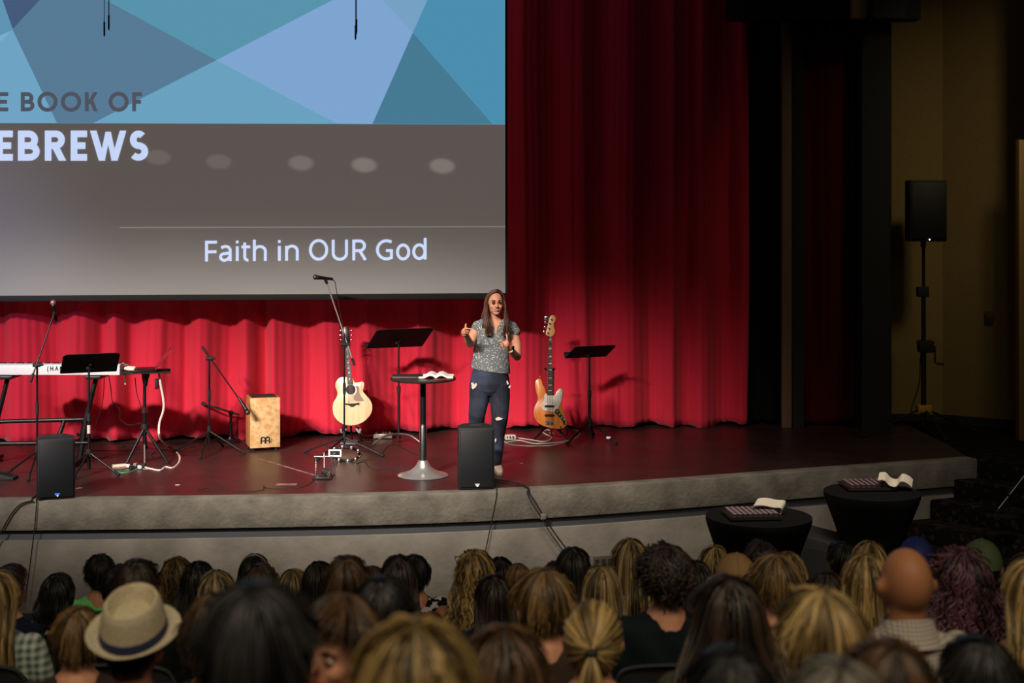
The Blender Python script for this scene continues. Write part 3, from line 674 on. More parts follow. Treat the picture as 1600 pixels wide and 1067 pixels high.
mb.tube([cjp(-.048, -D_/2-.004, .100), cjp(.048, -D_/2-.004, .100)], .005, 6)
obj('emblem', mb, BLACKM, cj)
fit_text('MEINL', lambda u, v: cjp(.062-.010*v+.005, -D_/2-.003, .076+.045*u), 'lettering', BLACKM, cj, offset=.02)

# --- stage monitors
def monitor(label, cx_px, Y, w, h, d, yaw, led, top_handle=True):
    base = Vector((P(cx_px, 0, Y).x, Y+d/2*1.0, SZ)); t = thing('floor_monitor', label, 'loudspeaker', base, 0, 'floor monitor loudspeakers')
    R = Matrix.Rotation(yaw, 3, 'Z'); f = lambda x, y, z: R @ Vector((x, y, z))+base
    pl = [(-w/2, -d/2), (w/2, -d/2), (w/2, d*.1), (w/2-.06, d/2), (-w/2+.06, d/2), (-w/2, d*.1)]
    mb = MB(); mb.loft([[f(x, y, z) for x, y in pl] for z in (.006, h)]); obj('cabinet', mb, mat('speaker_cabinet', (24, 24, 27), .6, bump=.2, bscale=300), t, bevel=.012)
    mb = MB(); mb.box(f(0, -d/2-.006, h/2+.004), (w-.03, .014, h-.045), M=R); obj('grille', mb, mat('speaker_grille', (15, 17, 22), .55, rgb2=(24, 27, 34), scale=400), t, bevel=.006)
    mb = MB(); mb.prism([(-.022, .012), (.022, .012), (.016, 0), (.004, -.012), (-.004, -.012), (-.016, 0)], f(0.005, -d/2-.014, .045), R @ Vector((1, 0, 0)), (0, 0, 1), 0, .002)
    obj('emblem', mb, mat('emblem_'+('blue' if led else 'silver'), (60, 110, 190) if led else (200, 196, 190), .4, emit=(.9 if led else .15)), t)
    mb = MB(); mb.ell(f(0.008, -d/2-.016, .036), (.005, .003, .004), 8, 6); obj('power_light', mb, mat('white_led', (220, 235, 255), .4, emit=3), t)
    mb = MB(); mb.tube([f(-.05, 0, h+.001), f(.05, 0, h+.001)], .01, 8); obj('handle', mb, BLACKM, t)
    return t
monitor('black floor monitor with blue light at the stage edge, far left', 78.5, 11.70, .30, .51, .27, .37, True)
monitor('black floor monitor standing upright in front of the speaking woman', 742, 12.12, .31, .535, .29, .10, False)

# --- round table
TY = 12.78; tb = Vector((P(661, 0, TY).x, TY, SZ)); zt = P(0, 590, TY).z
t = thing('round_table', 'round dark pedestal table with chrome trumpet base beside the woman', 'table', tb)
obj('tabletop', MB().lathe((tb.x, tb.y, zt-.025), [(.26, 0), (.296, .006), (.3, .016), (.292, .025), (.05, .026)], 48), mat('dark_tabletop', (38, 28, 27), .35), t)
obj('upper_column', MB().lathe((tb.x, tb.y, SZ), [(.026, .40), (.026, zt-SZ-.02)], 20), BLACK, t)
obj('lower_column', MB().lathe((tb.x, tb.y, SZ), [(.034, .05), (.034, .44), (.030, .45), (.028, .47)], 24), CHROME, t)
obj('trumpet_base', MB().lathe((tb.x, tb.y, SZ), [(.225, 0), (.23, .006), (.222, .012), (.17, .026), (.11, .05), (.07, .085), (.048, .125), (.04, .14)], 48), mat('satin_chrome', (190, 186, 184), .3, .75), t)
mb = MB(); mb.box((P(637, 0, TY).x, TY, zt+.012), (.28, .2, .02), rz=.05); bk = thing('dark_book', 'closed dark book lying on the left of the round table', 'book', (P(637, 0, TY).x, TY, zt)); obj('cover', mb, mat('dark_leather', (32, 20, 20), .5), bk, bevel=.003)
mb = MB(); mb.box((P(637, 0, TY).x+.003, TY-.003, zt+.012), (.275, .2, .012), rz=.05); obj('pages', mb, mat('grey_pages', (90, 70, 66), .8), bk)
bk = thing('open_book', 'open white paged book lying on the right of the round table', 'book', (P(682, 0, TY).x, TY, zt))
for sx in (-1, 1):
    mb = MB(); rows = []
    for k in range(7):
        u = k/6; rows.append([Vector((P(682, 0, TY).x+sx*u*.155, TY+yy, zt+.006+.035*math.sin(min(1, u*1.6)*PI)*.7+(.02 if hh else 0)*(1-u*.3))) for yy, hh in ((-.11, 0), (.11, 0), (.11, 1), (-.11, 1))])
    mb.loft(rows); obj('page_block', mb, mat('white_paper', (232, 222, 214), .7), bk)
mb = MB(); mb.box((P(690, 0, TY).x, TY-.17, zt+.006), (.13, .03, .008), rz=.05); tag(obj('red_pen_case', mb, mat('dark_red_case', (120, 30, 34), .4), bevel=.003), 'small dark red case at the front edge of the round table', 'case')

# --- pedal rig in front of the vocal stand: tambourine, framed tablet, kick pedal
g = G(536, 727); tr = thing('tambourine', 'tambourine with chrome jingles on the floor behind the kick pedal', 'tambourine', g)
cen = Vector((P(537, 0, g.y).x, g.y+.13, SZ+.085)); mt = Matrix.Rotation(-.75, 3, 'X') @ Matrix.Rotation(.0, 3, 'Z')
ringp = [cen+mt @ Vector((.135*math.cos(a), .115*math.sin(a), 0)) for a in [2*PI*k/32 for k in range(33)]]
obj('rim', MB().tube(ringp, .012, 8, caps=False), BLACK, tr)
for k in range(10):
    a = 2*PI*k/10+.2; p = cen+mt @ Vector((.14*math.cos(a), .12*math.sin(a), 0)); q = MB(); q.ell(p+Vector((0, -.014, 0)), (.02, .008, .02), 10, 6); obj('jingle', q, CHROME, tr)
g = G(525, 745); fr = thing('framed_device', 'small white framed device on a thin rod beside the tambourine', 'device', g)
c0 = P(523.5, 708, g.y)
mb = MB()
for dx, dz, w_, h_ in ((0, .027, .118, .014), (0, -.027, .118, .014), (-.052, 0, .014, .066), (.052, 0, .014, .066)): mb.box(c0+Vector((dx, 0, dz)), (w_, .012, h_))
obj('frame', mb, mat('bright_frame', (240, 236, 232), .3, emit=.12), fr, bevel=.003)
mb = MB(); mb.box(c0+Vector((0, .004, 0)), (.1, .006, .05)); obj('screen', mb, BLACKM, fr)
mb = MB(); mb.tube([c0+Vector((-.02, -.006, -.012)), c0+Vector((0, -.006, .002)), c0+Vector((.006, -.006, -.006)), c0+Vector((.022, -.006, .014))], .0035, 6); obj('clip', mb, CHROME, fr)
obj('rod', rod(Vector((c0.x-.0, g.y, SZ)), c0+Vector((0, 0, -.03)), .006), CHROME, fr)
g = G(507, 747); kp = thing('kick_pedal', 'chrome kick drum pedal with black beater near the stage edge', 'pedal', g)
for dx in (-.085, .055): obj('upright', rod(g+Vector((dx, .05, 0)), g+Vector((dx, .05, .19)), .008), CHROME, kp)
obj('axle', rod(g+Vector((-.1, .05, .185)), g+Vector((.07, .05, .185)), .008), CHROME, kp)
obj('beater_shaft', rod(g+Vector((-.01, .05, .22)), g+Vector((.0, -.02, .08)), .005), CHROME, kp)
obj('beater', MB().tube([g+Vector((-.02, -.03, .075)), g+Vector((.035, -.03, .055))], [.028, .03], 14), BLACKM, kp)
mb = MB(); mb.prism([(-.06, 0), (.06, 0), (.045, .2), (-.045, .2)], g+Vector((-.01, -.08, .012)), (1, 0, 0), (0, 1, .12), 0, .008); obj('footboard', mb, mat('brushed_metal', (120, 116, 116), .3, .9), kp, bevel=.002)
obj('spring', MB().tube([g+Vector((-.085+.008*math.cos(k), .05+.008*math.sin(k), .03+.0035*k)) for k in np.arange(0, 40, .7)], .0025, 5), CHROME, kp)
mb = MB(); mb.box(g+Vector((-.015, .02, .008)), (.17, .22, .008)); obj('base_plate', mb, BLACK, kp)
# effects pedal board near the guitar
g = G(598, 686); ep = thing('effects_box', 'small silver effects box with knobs on floor right of acoustic guitar', 'effects box', g)
mb = MB(); mb.box(g+Vector((0, .06, .03)), (.2, .13, .045)); obj('box', mb, mat('silver_box', (140, 128, 118), .4, .4), ep, bevel=.006)
for k in range(5):
    q = MB(); q.lathe(g+Vector((-.07+.035*k, .05, .052)), [(.011, 0), (.009, .02)], 10); obj('knob', q, [CHROME, BLACKM][k % 2], ep)
cable('orange_cable', 'short orange cable plugged into the silver effects box', [G(568, 683)+Vector((0, 0, .01)), G(574, 684)+Vector((0, 0, .02)), G(583, 685)+Vector((0, 0, .03))], .008, mat('orange_cable', (190, 110, 60), .5))
# floor cables
cable('floor_cable', 'black cable snaking from the vocal stand towards the round table', [G(556, 725), G(570, 722), G(577, 730), G(590, 732), G(620, 731), G(650, 733)], .006, RUBBER)
cable('floor_cable', 'black cable curling beside the wide music stand', [G(596, 714), G(600, 704), G(608, 697), G(618, 694), G(626, 698), G(640, 706), G(652, 712)], .006, RUBBER)
cable('floor_cable', 'black cable along the stage front, left of the kick pedal', [G(310, 766), G(330, 762), G(350, 765), G(380, 768), G(410, 766), G(412, 759), G(420, 763), G(470, 762), G(492, 750)], .005, RUBBER)
cable('floor_cable', 'black cable on the floor behind the acoustic guitar stand', [G(500, 690), G(510, 697), G(528, 700), G(545, 696), G(566, 690), G(580, 690)], .005, RUBBER)
cable('white_loop_cable', 'grey white cable coil on the floor below the bass guitar', [G(806, 684), G(828, 687), G(850, 690), G(862, 684), G(852, 678), G(848, 674), G(858, 672), G(868, 680), G(880, 682), G(886, 676), P(884, 664, 14.7)], .008, mat('grey_cable2', (188, 178, 170), .45))
cable('white_loop_cable', 'long grey cable loops lying in front of the bass guitar', [G(790, 692), G(810, 688), G(835, 693), G(865, 692), G(890, 688), G(905, 680), G(902, 673), G(895, 672)], .008, mat('grey_cable2', (188, 178, 170), .45))
cable('white_loop_cable', 'short grey cable loop nearest the stage edge below the bass', [G(788, 690), G(800, 695), G(830, 697), G(860, 696), G(880, 692), G(884, 688)], .007, mat('grey_cable2', (188, 178, 170), .45))
g = G(797, 688); jb = thing('junction_box', 'white adapter block on the floor right of the woman', 'adapter', g)
mb = MB(); mb.box(g+Vector((0, .03, .03)), (.11, .07, .05), rz=.2); obj('block', mb, mat('ivory_block', (206, 200, 184), .4), jb, bevel=.006)
for k in (-1, 0, 1):
    q = MB(); q.box(g+Vector((.03*k, -.01, .035)), (.012, .02, .02)); obj('socket', q, BLACKM, jb)
# tape marks on the stage floor
TAPE = mat('worn_tape', (158, 112, 108), .7, rgb2=(110, 70, 68), scale=12)
for (a, b_, w_, lab) in (((432, 757), (464, 757), .07, 'flat worn pale tape rectangle near the stage edge below the box drum'), ((405, 717), (497, 744), .02, 'long thin pale tape line running towards the kick pedal'), ((275, 757.5), (281, 758), .03, 'tiny white paper scrap on the floor below the laptop tripod'), ((812, 724), (817, 724), .02, 'tiny white scrap on the floor right of the woman'), ((118, 764), (127, 762), .04, 'small pale scrap beside the left floor monitor')):
    p, q = G(*a), G(*b_); d = (q-p).normalized(); n = Vector((-d.y, d.x, 0))*w_/2; mb = MB(); mb.loft([[v+Vector((0, 0, z)) for v in (p-n, q-n, q+n, p+n)] for z in (.0005, .003)])
    tag(obj('floor_tape' if 'tape' in lab else 'paper_scrap', mb, TAPE if 'tape' in lab else mat('scrap', (206, 186, 180), .7), smooth=0), lab, 'tape' if 'tape' in lab else 'paper')
# ================================================================ GUITARS
def plane(ox, oy, s, Y, lean=0.0):
    return lambda cx, cy, d=0: P(ox+cx/s, oy+cy/s, Y-d+lean*(600-cy)/600)
def slabpoly(name, pts, q, d0, d1, m, parent, bevel=0, smooth=30):
    mb = MB(); mb.loft([[q(x, y, d) for x, y in pts] for d in (d0, d1)]); return obj(name, mb, m, parent, bevel=bevel, smooth=smooth)
def closed(pts, n=5):
    p = [Vector((x, y, 0)) for x, y in pts]; L = len(p); out = []
    for i in range(L):
        a, b, c, d = p[i-1], p[i], p[(i+1) % L], p[(i+2) % L]
        for k in range(n):
            t = k/n; v = .5*((2*b)+(c-a)*t+(2*a-5*b+4*c-d)*t*t+(3*b-a-3*c+d)*t**3); out.append((v.x, v.y))
    return out
def circ(cx, cy, r, n=24): return [(cx+r*math.cos(2*PI*k/n), cy+r*math.sin(2*PI*k/n)) for k in range(n)]
GY = 14.55; q = plane(500, 500, 4.85, GY, .1)
ag = thing('acoustic_guitar', 'pale top acoustic guitar with cutaway standing on a floor stand', 'guitar', Vector((P(550, 0, GY).x, GY, SZ+.12)))
body = [(190, 428), (150, 435), (121, 462), (115, 500), (130, 548), (123, 585), (100, 625), (93, 672), (106, 730), (150, 778), (215, 800), (282, 794), (342, 764), (386, 714), (398, 655), (380, 603), (344, 562), (326, 535), (333, 505), (336, 480), (324, 465), (300, 469), (275, 472), (256, 460), (246, 436)]
bo = closed(body, 3)
slabpoly('sides_and_back', bo, q, -.10, .0, mat('dark_mahogany', (66, 26, 20), .3), ag)
slabpoly('top', [(248+(x-248)*.985, 615+(y-615)*.985) for x, y in bo], q, -.001, .006, mat('spruce_top', (226, 192, 148), .22, rgb2=(238, 208, 168), scale=5, stretch=(14, 1, 1), coat=.5), ag, bevel=.002)
slabpoly('rosette', circ(232, 528, 46), q, .004, .0075, mat('pearl_white', (226, 220, 210), .3), ag)
slabpoly('sound_hole', circ(232, 527, 37), q, .004, .009, mat('hole_dark', (52, 30, 24), .8), ag)
slabpoly('pickguard', closed([(268, 500), (294, 506), (300, 560), (333, 608), (322, 613), (268, 612), (256, 585), (274, 552), (280, 525)], 3), q, .004, .009, mat('tortoise_pickguard', (150, 122, 112), .25), ag)
slabpoly('bridge', [(190, 630), (225, 634), (250, 633), (296, 625), (299, 640), (270, 642), (252, 656), (232, 656), (214, 644), (192, 640)], q, .004, .016, BLACKM, ag)
ROSE = mat('rosewood', (64, 38, 34), .4)
slabpoly('fretboard', [(190, 205), (219, 205), (246, 485), (208, 485)], q, .0, .022, ROSE, ag)
slabpoly('neck', [(192, 205), (217, 205), (243, 470), (210, 470)], q, -.03, .0, mat('neck_wood', (92, 50, 34), .4), ag)
for k in range(14):
    u = 1-(.5**(k/12)-.5**(14/12))/(1-.5**(14/12)); y = 210+265*u; xl = 190+18*(y-205)/280; xr = 219+27*(y-205)/280
    slabpoly('fret', [(xl, y-1), (xr, y-1), (xr, y+1), (xl, y+1)], q, .02, .024, CHROME, ag, smooth=0)
    if k in (0, 2, 4, 6, 8, 11): slabpoly('inlay', [(xl+9, y+13), ((xl+xr)/2, y+6), (xr-9, y+13), ((xl+xr)/2, y+20)], q, .02, .0235, mat('pearl_white', (226, 220, 210)), ag, smooth=0)
slabpoly('headstock', [(190, 205), (219, 205), (228, 170), (226, 110), (217, 60), (195, 46), (176, 60), (168, 110), (174, 170)], q, -.02, .008, mat('black_headstock', (24, 18, 18), .3), ag, bevel=.002)
for sx, xx in ((-1, 166), (1, 230)):
    for yy in (80, 115, 150):
        mb = MB(); mb.tube([q(xx-sx*6, yy, 0), q(xx+sx*6, yy, 0)], .004, 8); mb.ell(q(xx+sx*10, yy, 0), (.014, .007, .01), 10, 6); obj('tuning_peg', mb, CHROME, ag)
for k in range(6): obj('string', MB().tube([q(197+3.2*k, 205, .028), q(222+8.5*k-6, 634, .02)], .0011, 4), CHROME, ag)
gs = thing('guitar_stand', 'black folding floor stand holding the acoustic guitar', 'stand', Vector((P(549, 0, GY).x, GY, SZ)))
bx = P(549, 0, GY).x
mb = MB(); mb.box((bx-.02, GY+.02, SZ+.012), (.17, .22, .02)); obj('foot_plate', mb, mat('grey_stand_plate', (84, 80, 84), .5), gs, bevel=.005)
for sx in (-1, 1):
    obj('leg', MB().tube(spline([(bx+sx*.09, GY+.1, SZ+.01), (bx+sx*.07, GY+.05, SZ+.13), (bx+sx*.05, GY+.0, SZ+.17)], 4), .013, 8), BLACK, gs)
    obj('cradle_arm', MB().tube(spline([(bx+sx*.05, GY+.02, SZ+.15), (bx+sx*.09, GY-.05, SZ+.12), (bx+sx*.10, GY-.07, SZ+.16)], 4), .011, 8), mat('pale_foam', (150, 146, 150), .7), gs)
obj('back_post', rod((bx-.01, GY+.13, SZ), (bx-.06, GY+.12, P(0, 545, GY).z), .012), BLACK, gs)

BY = 14.75; q = plane(820, 480, 4.85, BY, .12)
bg = thing('bass_guitar', 'amber natural wood electric bass with pearl pickguard leaning on its stand', 'guitar', Vector((P(861, 0, BY).x, BY, SZ+.1)))
body = [(96, 545), (114, 540), (130, 556), (138, 588), (152, 612), (160, 640), (165, 664), (222, 668), (238, 645), (260, 616), (279, 611), (292, 630), (293, 668), (281, 712), (286, 762), (305, 810), (318, 858), (312, 896), (289, 918), (240, 922), (180, 912), (120, 890), (80, 850), (65, 800), (75, 752), (95, 714), (98, 680), (86, 640), (78, 592), (81, 560)]
bo = closed(body, 3)
AMB = mat('amber_ash', (206, 112, 44), .25, rgb2=(226, 140, 62), scale=4, stretch=(10, 1, 1), coat=.6)
slabpoly('body', bo, q, -.035, .012, AMB, bg, bevel=.008)
slabpoly('body_back', [(192+(x-192)*.98, 740+(y-740)*.98) for x, y in bo], q, -.05, -.034, mat('amber_edge', (180, 70, 40), .3), bg)
PEARL = mat('pearl_pickguard', (206, 190, 178), .3, rgb2=(232, 224, 216), scale=40, coat=.4)
slabpoly('pickguard', closed([(158, 652), (190, 668), (225, 668), (252, 648), (274, 620), (284, 640), (281, 690), (262, 745), (250, 770), (235, 788), (190, 790), (140, 775), (128, 740), (145, 700), (150, 668)], 3), q, .011, .015, PEARL, bg)
for yy in (750, 819): slabpoly('pickup', closed([(152, yy-7), (186, yy-9), (221, yy-7), (221, yy+7), (186, yy+9), (152, yy+7)], 2), q, .012, .024, BLACKM, bg)
slabpoly('bridge', [(157, 862), (215, 862), (215, 893), (157, 893)], q, .011, .018, CHROME, bg)
for k in range(4): slabpoly('saddle', [(160+14*k, 875), (171+14*k, 875), (171+14*k, 890), (160+14*k, 890)], q, .018, .026, BLACKM if k % 2 else CHROME, bg)
slabpoly('control_plate', closed([(232, 778), (250, 770), (276, 810), (300, 850), (306, 884), (294, 890), (284, 862), (254, 825), (230, 800)], 3), q, .012, .017, BLACKM, bg)
for cx, cy in ((247, 790), (264, 812), (279, 836), (295, 850)): mb = MB(); mb.tube([q(cx, cy, .016), q(cx, cy, .034)], .011, 12); obj('control_knob', mb, CHROME, bg)
slabpoly('neck', [(181, 218), (205, 218), (211, 668), (168, 668)], q, -.015, .012, mat('maple_neck', (206, 152, 96), .35), bg)
slabpoly('fretboard', [(181, 220), (205, 220), (211, 664), (169, 664)], q, .012, .02, ROSE, bg)
for k in range(20):
    u = (1-.5**((k+1)/12))/(1-.5**(21/12)); y = 222+440*u; xl = 181-12*(y-220)/445; xr = 205+6*(y-220)/445
    slabpoly('fret', [(xl, y-1), (xr, y-1), (xr, y+1), (xl, y+1)], q, .019, .0225, CHROME, bg, smooth=0)
for y, h_ in ((245, 12), (312, 12), (373, 11), (427, 10), (474, 9), (536, 8), (590, 7), (632, 6)): slabpoly('inlay', [(186-8*(y-220)/445, y-h_/2), (202+4*(y-220)/445, y-h_/2), (202+4*(y-220)/445, y+h_/2), (186-8*(y-220)/445, y+h_/2)], q, .019, .0215, PEARL, bg, smooth=0)
slabpoly('headstock', closed([(158, 206), (165, 172), (178, 122), (188, 78), (206, 59), (230, 68), (234, 96), (219, 125), (222, 155), (229, 182), (222, 202), (205, 220), (181, 218)], 2), q, -.012, .004, mat('maple_head', (216, 164, 104), .35), bg, bevel=.002)
for k, (cx, cy) in enumerate([(202, 93), (190, 125), (185, 160), (177, 196)]):
    mb = MB(); mb.tube([q(cx, cy, .004), q(cx, cy, .022)], .009, 12); obj('string_post', mb, mat('dark_red_chrome', (120, 70, 72)), bg)
    mb = MB(); mb.tube([q(cx-18, cy-4, -.004), q(cx-30, cy-8, -.004)], .005, 8); mb.ell(q(cx-37+k*2, cy-10, -.004), (.030 if k == 0 else .014, .006, .026 if k == 0 else .014), 12, 8); obj('tuning_key', mb, CHROME, bg)
for k in range(4): obj('string', MB().tube([q(184+5.6*k, 220, .026), q(165+14*k, 880, .03)], .0016, 4), CHROME, bg)
mb = MB(); mb.ell(q(118, 528, -.01), (.012, .012, .016), 10, 6); mb.tube([q(118, 545, -.01), q(118, 528, -.01)], .006, 8); obj('strap_button', mb, mat('red_button', (190, 60, 60), .4), bg)
bs = thing('bass_stand', 'dark tubular stand with pale yoke post behind the bass guitar', 'stand', Vector((P(861, 0, BY).x, BY+.08, SZ)))
sx_ = P(861, 0, BY).x
obj('back_post', MB().tube([(sx_, BY+.16, SZ+.05), q(212, 640, -.10), q(214, 470, -.09)], .013, 8), mat('cream_post_tube', (214, 190, 160), .4), bs)
for a in (-2.4, -.7, 1.5): obj('leg', rod((sx_, BY+.16, SZ+.16), (sx_+.24*math.cos(a), BY+.16+.24*math.sin(a), SZ+.012), .01), BLACK, bs)
for s_ in (-1, 1): obj('cradle_arm', MB().tube(spline([(sx_, BY+.16, SZ+.16), (sx_+s_*.08, BY+.06, SZ+.11), (sx_+s_*.1, BY-.05, SZ+.12), (sx_+s_*.1, BY-.07, SZ+.16)], 4), .01, 8), BLACK, bs)
obj('neck_yoke', MB().tube([q(150, 462, -.04), q(155, 470, -.06), q(222, 470, -.06), q(225, 462, -.04)], .009, 8), BLACK, bs)

# ================================================================ TALL SPEAKER ON STAND, RIGHT
SY = 15.3; sb = Vector((P(1443, 0, SY).x, SY, SZ))
st = thing('speaker_stand', 'tall crank tripod stand carrying the loudspeaker before the tan wall', 'speaker stand', sb)
z = lambda py: P(0, py, SY).z
DK_ = mat('stand_black', (14, 14, 14), .6)
obj('lower_tube', rod((sb.x, SY, SZ+.08), (sb.x, SY, z(530)), .028), DK_, st)
obj('middle_tube', rod((sb.x, SY, z(530)), (sb.x, SY, z(458)), .024), DK_, st)
obj('upper_tube', rod((sb.x, SY, z(458)), (sb.x, SY, z(376)), .018), DK_, st)
mb = MB(); mb.box((sb.x-.01, SY, z(456)), (.12, .1, .11)); obj('upper_collar', mb, BLACKM, st, bevel=.01)
mb = MB(); mb.box((sb.x+.02, SY-.01, z(541)), (.16, .12, .13)); obj('winch_box', mb, BLACKM, st, bevel=.012)
obj('crank', MB().tube([P(1455, 541, SY-.05), P(1461, 541, SY-.07), P(1461, 567, SY-.07), P(1466, 568, SY-.09)], .010, 8), BLACK, st)
obj('crank_grip', rod(P(1464, 568, SY-.08), P(1474, 569, SY-.12), .014), mat('brown_grip', (70, 40, 24), .6), st)
mb = MB(); mb.tube([(sb.x-.085, SY-.04, z(535)), (sb.x-.05, SY-.04, z(535))], .012, 8); obj('locking_knob', mb, BLACKM, st)
mb = MB(); mb.box((sb.x, SY-.01, z(638)), (.15, .12, .075)); obj('leg_bracket', mb, mat('yellow_bracket', (190, 150, 44), .5), st, bevel=.008, label='yellow leg bracket')
for ex, ey in ((3.72, 14.95), (5.02, 15.35), (4.55, 14.75)):
    e = Vector((ex, ey, SZ+.015)); l = obj('leg', MB().tube([(sb.x, SY, z(637)), e], .018, 8, flat=.6), BLACK, st)
    obj('brace', rod((sb.x, SY, SZ+.12), Vector((sb.x, SY, z(637))).lerp(e, .5), .009), BLACK, l)
    obj('rubber_foot', MB().ell(e, (.03, .03, .016)), RUBBER, l)
ts = thing('tall_speaker', 'black loudspeaker mounted high on the tripod stand by the tan wall', 'loudspeaker', Vector((sb.x, SY, z(377))))
w_, h_ = 58/F*SY, 95/F*SY; f = lambda x, y, zz: Vector((sb.x+x, SY+y, z(377)+zz))
mb = MB(); pl = [(-w_/2, -.18), (w_/2, -.18), (w_/2, 0), (w_/2-.08, .2), (-w_/2+.08, .2), (-w_/2, 0)]
mb.loft([[f(x, y, zz) for x, y in pl] for zz in (0, h_)]); obj('cabinet', mb, mat('speaker_cabinet2', (13, 13, 13), .7), ts, bevel=.015)
mb = MB(); mb.box(f(0, -.187, h_/2), (w_-.04, .014, h_-.06)); obj('grille', mb, mat('speaker_grille2', (11, 11, 12), .6), ts, bevel=.006)
mb = MB(); mb.ell(f(.008, -.197, .022), (.008, .004, .008), 8, 6); obj('power_light', mb, mat('white_led', (220, 235, 255)), ts)
mb = MB(); mb.tube([f(0, .01, 0), f(0, .01, -.06)], .03, 12); obj('pole_socket', mb, BLACKM, ts)
cable('speaker_cable', 'thin cable hanging beside the tall speaker stand pole', [P(1443, 520, SY+.06), P(1438, 560, SY+.06), P(1436, 600, SY+.08), P(1424, 640, SY+.1), G(1421, 676)], .006, RUBBER)

# ================================================================ FRONT FLOOR: COVERED TABLES, TRAYS, SUBWOOFER
STR = mat('black_stretch_cover', (9, 9, 10), .8, spec=.15)
def cocktail(label, x, Y, zt, r, seed):
    b = Vector((x, Y, -.04)); t = thing('cocktail_table', label, 'table', b, seed, 'covered cocktail tables')
    prof = [(1.0, 0), (1.0, -.03), (.97, -.07), (.80, -.24), (.64, -.44), (.54, -.62), (.52, -.75), (.62, -.9)]
    n = 40; rings = []; H = zt+.04
    for pr, dz in prof:
        ring = []
        for k in range(n):
            a = 2*PI*k/n; depth = min(1, -dz/.9); rr = r*pr*(1+.16*depth*math.cos(4*a)); ring.append(Vector((rr*math.cos(a), rr*math.sin(a), H+dz*H/.98)))
        rings.append(ring)
    rings.append([Vector((r*.62*(1+.3*max(0, math.cos(4*2*PI*k/n)))*math.cos(2*PI*k/n), r*.62*(1+.3*max(0, math.cos(4*2*PI*k/n)))*math.sin(2*PI*k/n), .03+.05*(1-max(0, math.cos(4*2*PI*k/n))))) for k in range(n)])
    mb = MB(); mb.loft([[Vector((r*.3*math.cos(2*PI*k/n), r*.3*math.sin(2*PI*k/n), H+.001)) for k in range(n)], [Vector((r*.975*math.cos(2*PI*k/n), r*.975*math.sin(2*PI*k/n), H+.001)) for k in range(n)]]+rings)
    obj('cover', mb, STR, t, world=False, smooth=50)
    mb = MB(); mb.lathe((0, 0, 0), [(.04, .03), (.04, H-.03)], 12); obj('pole', mb, BLACK, t, world=False)
    for k in range(4):
        a = PI/2*k; mb = MB(); mb.lathe((r*.72*math.cos(a), r*.72*math.sin(a), 0), [(.03, 0), (.03, .03)], 12); obj('foot', mb, RUBBER, t, world=False)
    return t
T1 = (1.875, 10.7, .985); T2 = (2.915, 11.4, 1.03)
cocktail('round black cloth covered cocktail table left of the taller one by the steps', *T1[:2], T1[2], .40, .2)
cocktail('round black cloth covered cocktail table beside the carpet steps', *T2[:2], T2[2], .385, .5)
def tray(label, px0, px1, py0, py1, Tb, cols, rows, cupm, rz):
    c = G((px0+px1)/2, (py0+py1)/2, Tb[2]+.01); t = thing('cup_tray', label, 'tray', c, rz, 'trays of small cups')
    wd = (px1-px0)/F*c.y; dp = .30
    mb = MB(); mb.box((0, 0, .006), (wd, dp, .012)); obj('tray_base', mb, mat('dark_tray', (40, 36, 36), .4), t, world=False, bevel=.003)
    for sx, sy, a, b_ in ((0, -dp/2, wd, .008), (0, dp/2, wd, .008), (-wd/2, 0, .008, dp), (wd/2, 0, .008, dp)):
        mb = MB(); mb.box((sx, sy, .014), (a, b_, .022)); obj('tray_rim', mb, mat('dark_tray', (40, 36, 36)), t, world=False)
    me = None
    for i in range(cols):
        for j in range(rows):
            if me is None: me = MB().lathe((0, 0, 0), [(.010, 0), (.015, .028), (.0175, .03), (.0175, .033), (.012, .034), (.010, .030)], 12).mesh('cup')
            o = obj('cup', me, cupm, t, world=False); o.location = ((i+.5)/cols*(wd-.03)-(wd-.03)/2, (j+.5)/rows*(dp-.03)-(dp-.03)/2, .012)
    return t
tray('tray of small pale cups on the left covered table', 1134, 1214, 798, 814, T1, 9, 7, mat('cup_mauve', (128, 112, 116), .35), .1)
tray('tray of small cups on the right covered table, darker', 1318, 1392, 754, 768, T2, 8, 7, mat('cup_rose', (112, 92, 98), .35), .06)
def napkin(label, pts, Y0, Tb, dp=.2):
    t = None; mb = MB(); rings = []
    sp = spline([P(x, y, Y0) for x, y in pts], 5)
    for p in sp: rings.append([p+Vector((.05, dp/2, .035)), p+Vector((0, -dp/2, 0)), p+Vector((0, -dp/2, .004)), p+Vector((.05, dp/2, .039))])
    mb.loft(rings); o = obj('white_napkin', mb, mat('white_linen', (196, 188, 172), .8), smooth=60); return tag(o, label, 'napkin')
napkin('white napkin folded over the back of the left cup tray', [(1173, 796), (1176, 789), (1190, 788), (1206, 791), (1218, 792), (1219, 799), (1214, 805)], 10.72, T1, .10)
napkin('white napkin spread open at the back of the right cup tray', [(1368, 748), (1378, 748), (1386, 756), (1396, 758), (1404, 750), (1414, 753), (1421, 759)], 11.45, T2, .14)
sw = thing('subwoofer_box', 'low black speaker box behind the left covered table', 'loudspeaker', (2.52, 11.55, -.04))
mb = MB(); mb.loft([[Vector((x, y, zz)) for x, y, zz in pl] for pl in ([(2.25, 11.35, -.04), (2.68, 11.2, -.04), (2.80, 11.65, -.04), (2.37, 11.8, -.04)], [(2.25, 11.35, .71), (2.68, 11.2, .62), (2.80, 11.65, .62), (2.37, 11.8, .71)])]); obj('cabinet', mb, mat('sub_black', (14, 14, 14), .7), sw, bevel=.012)
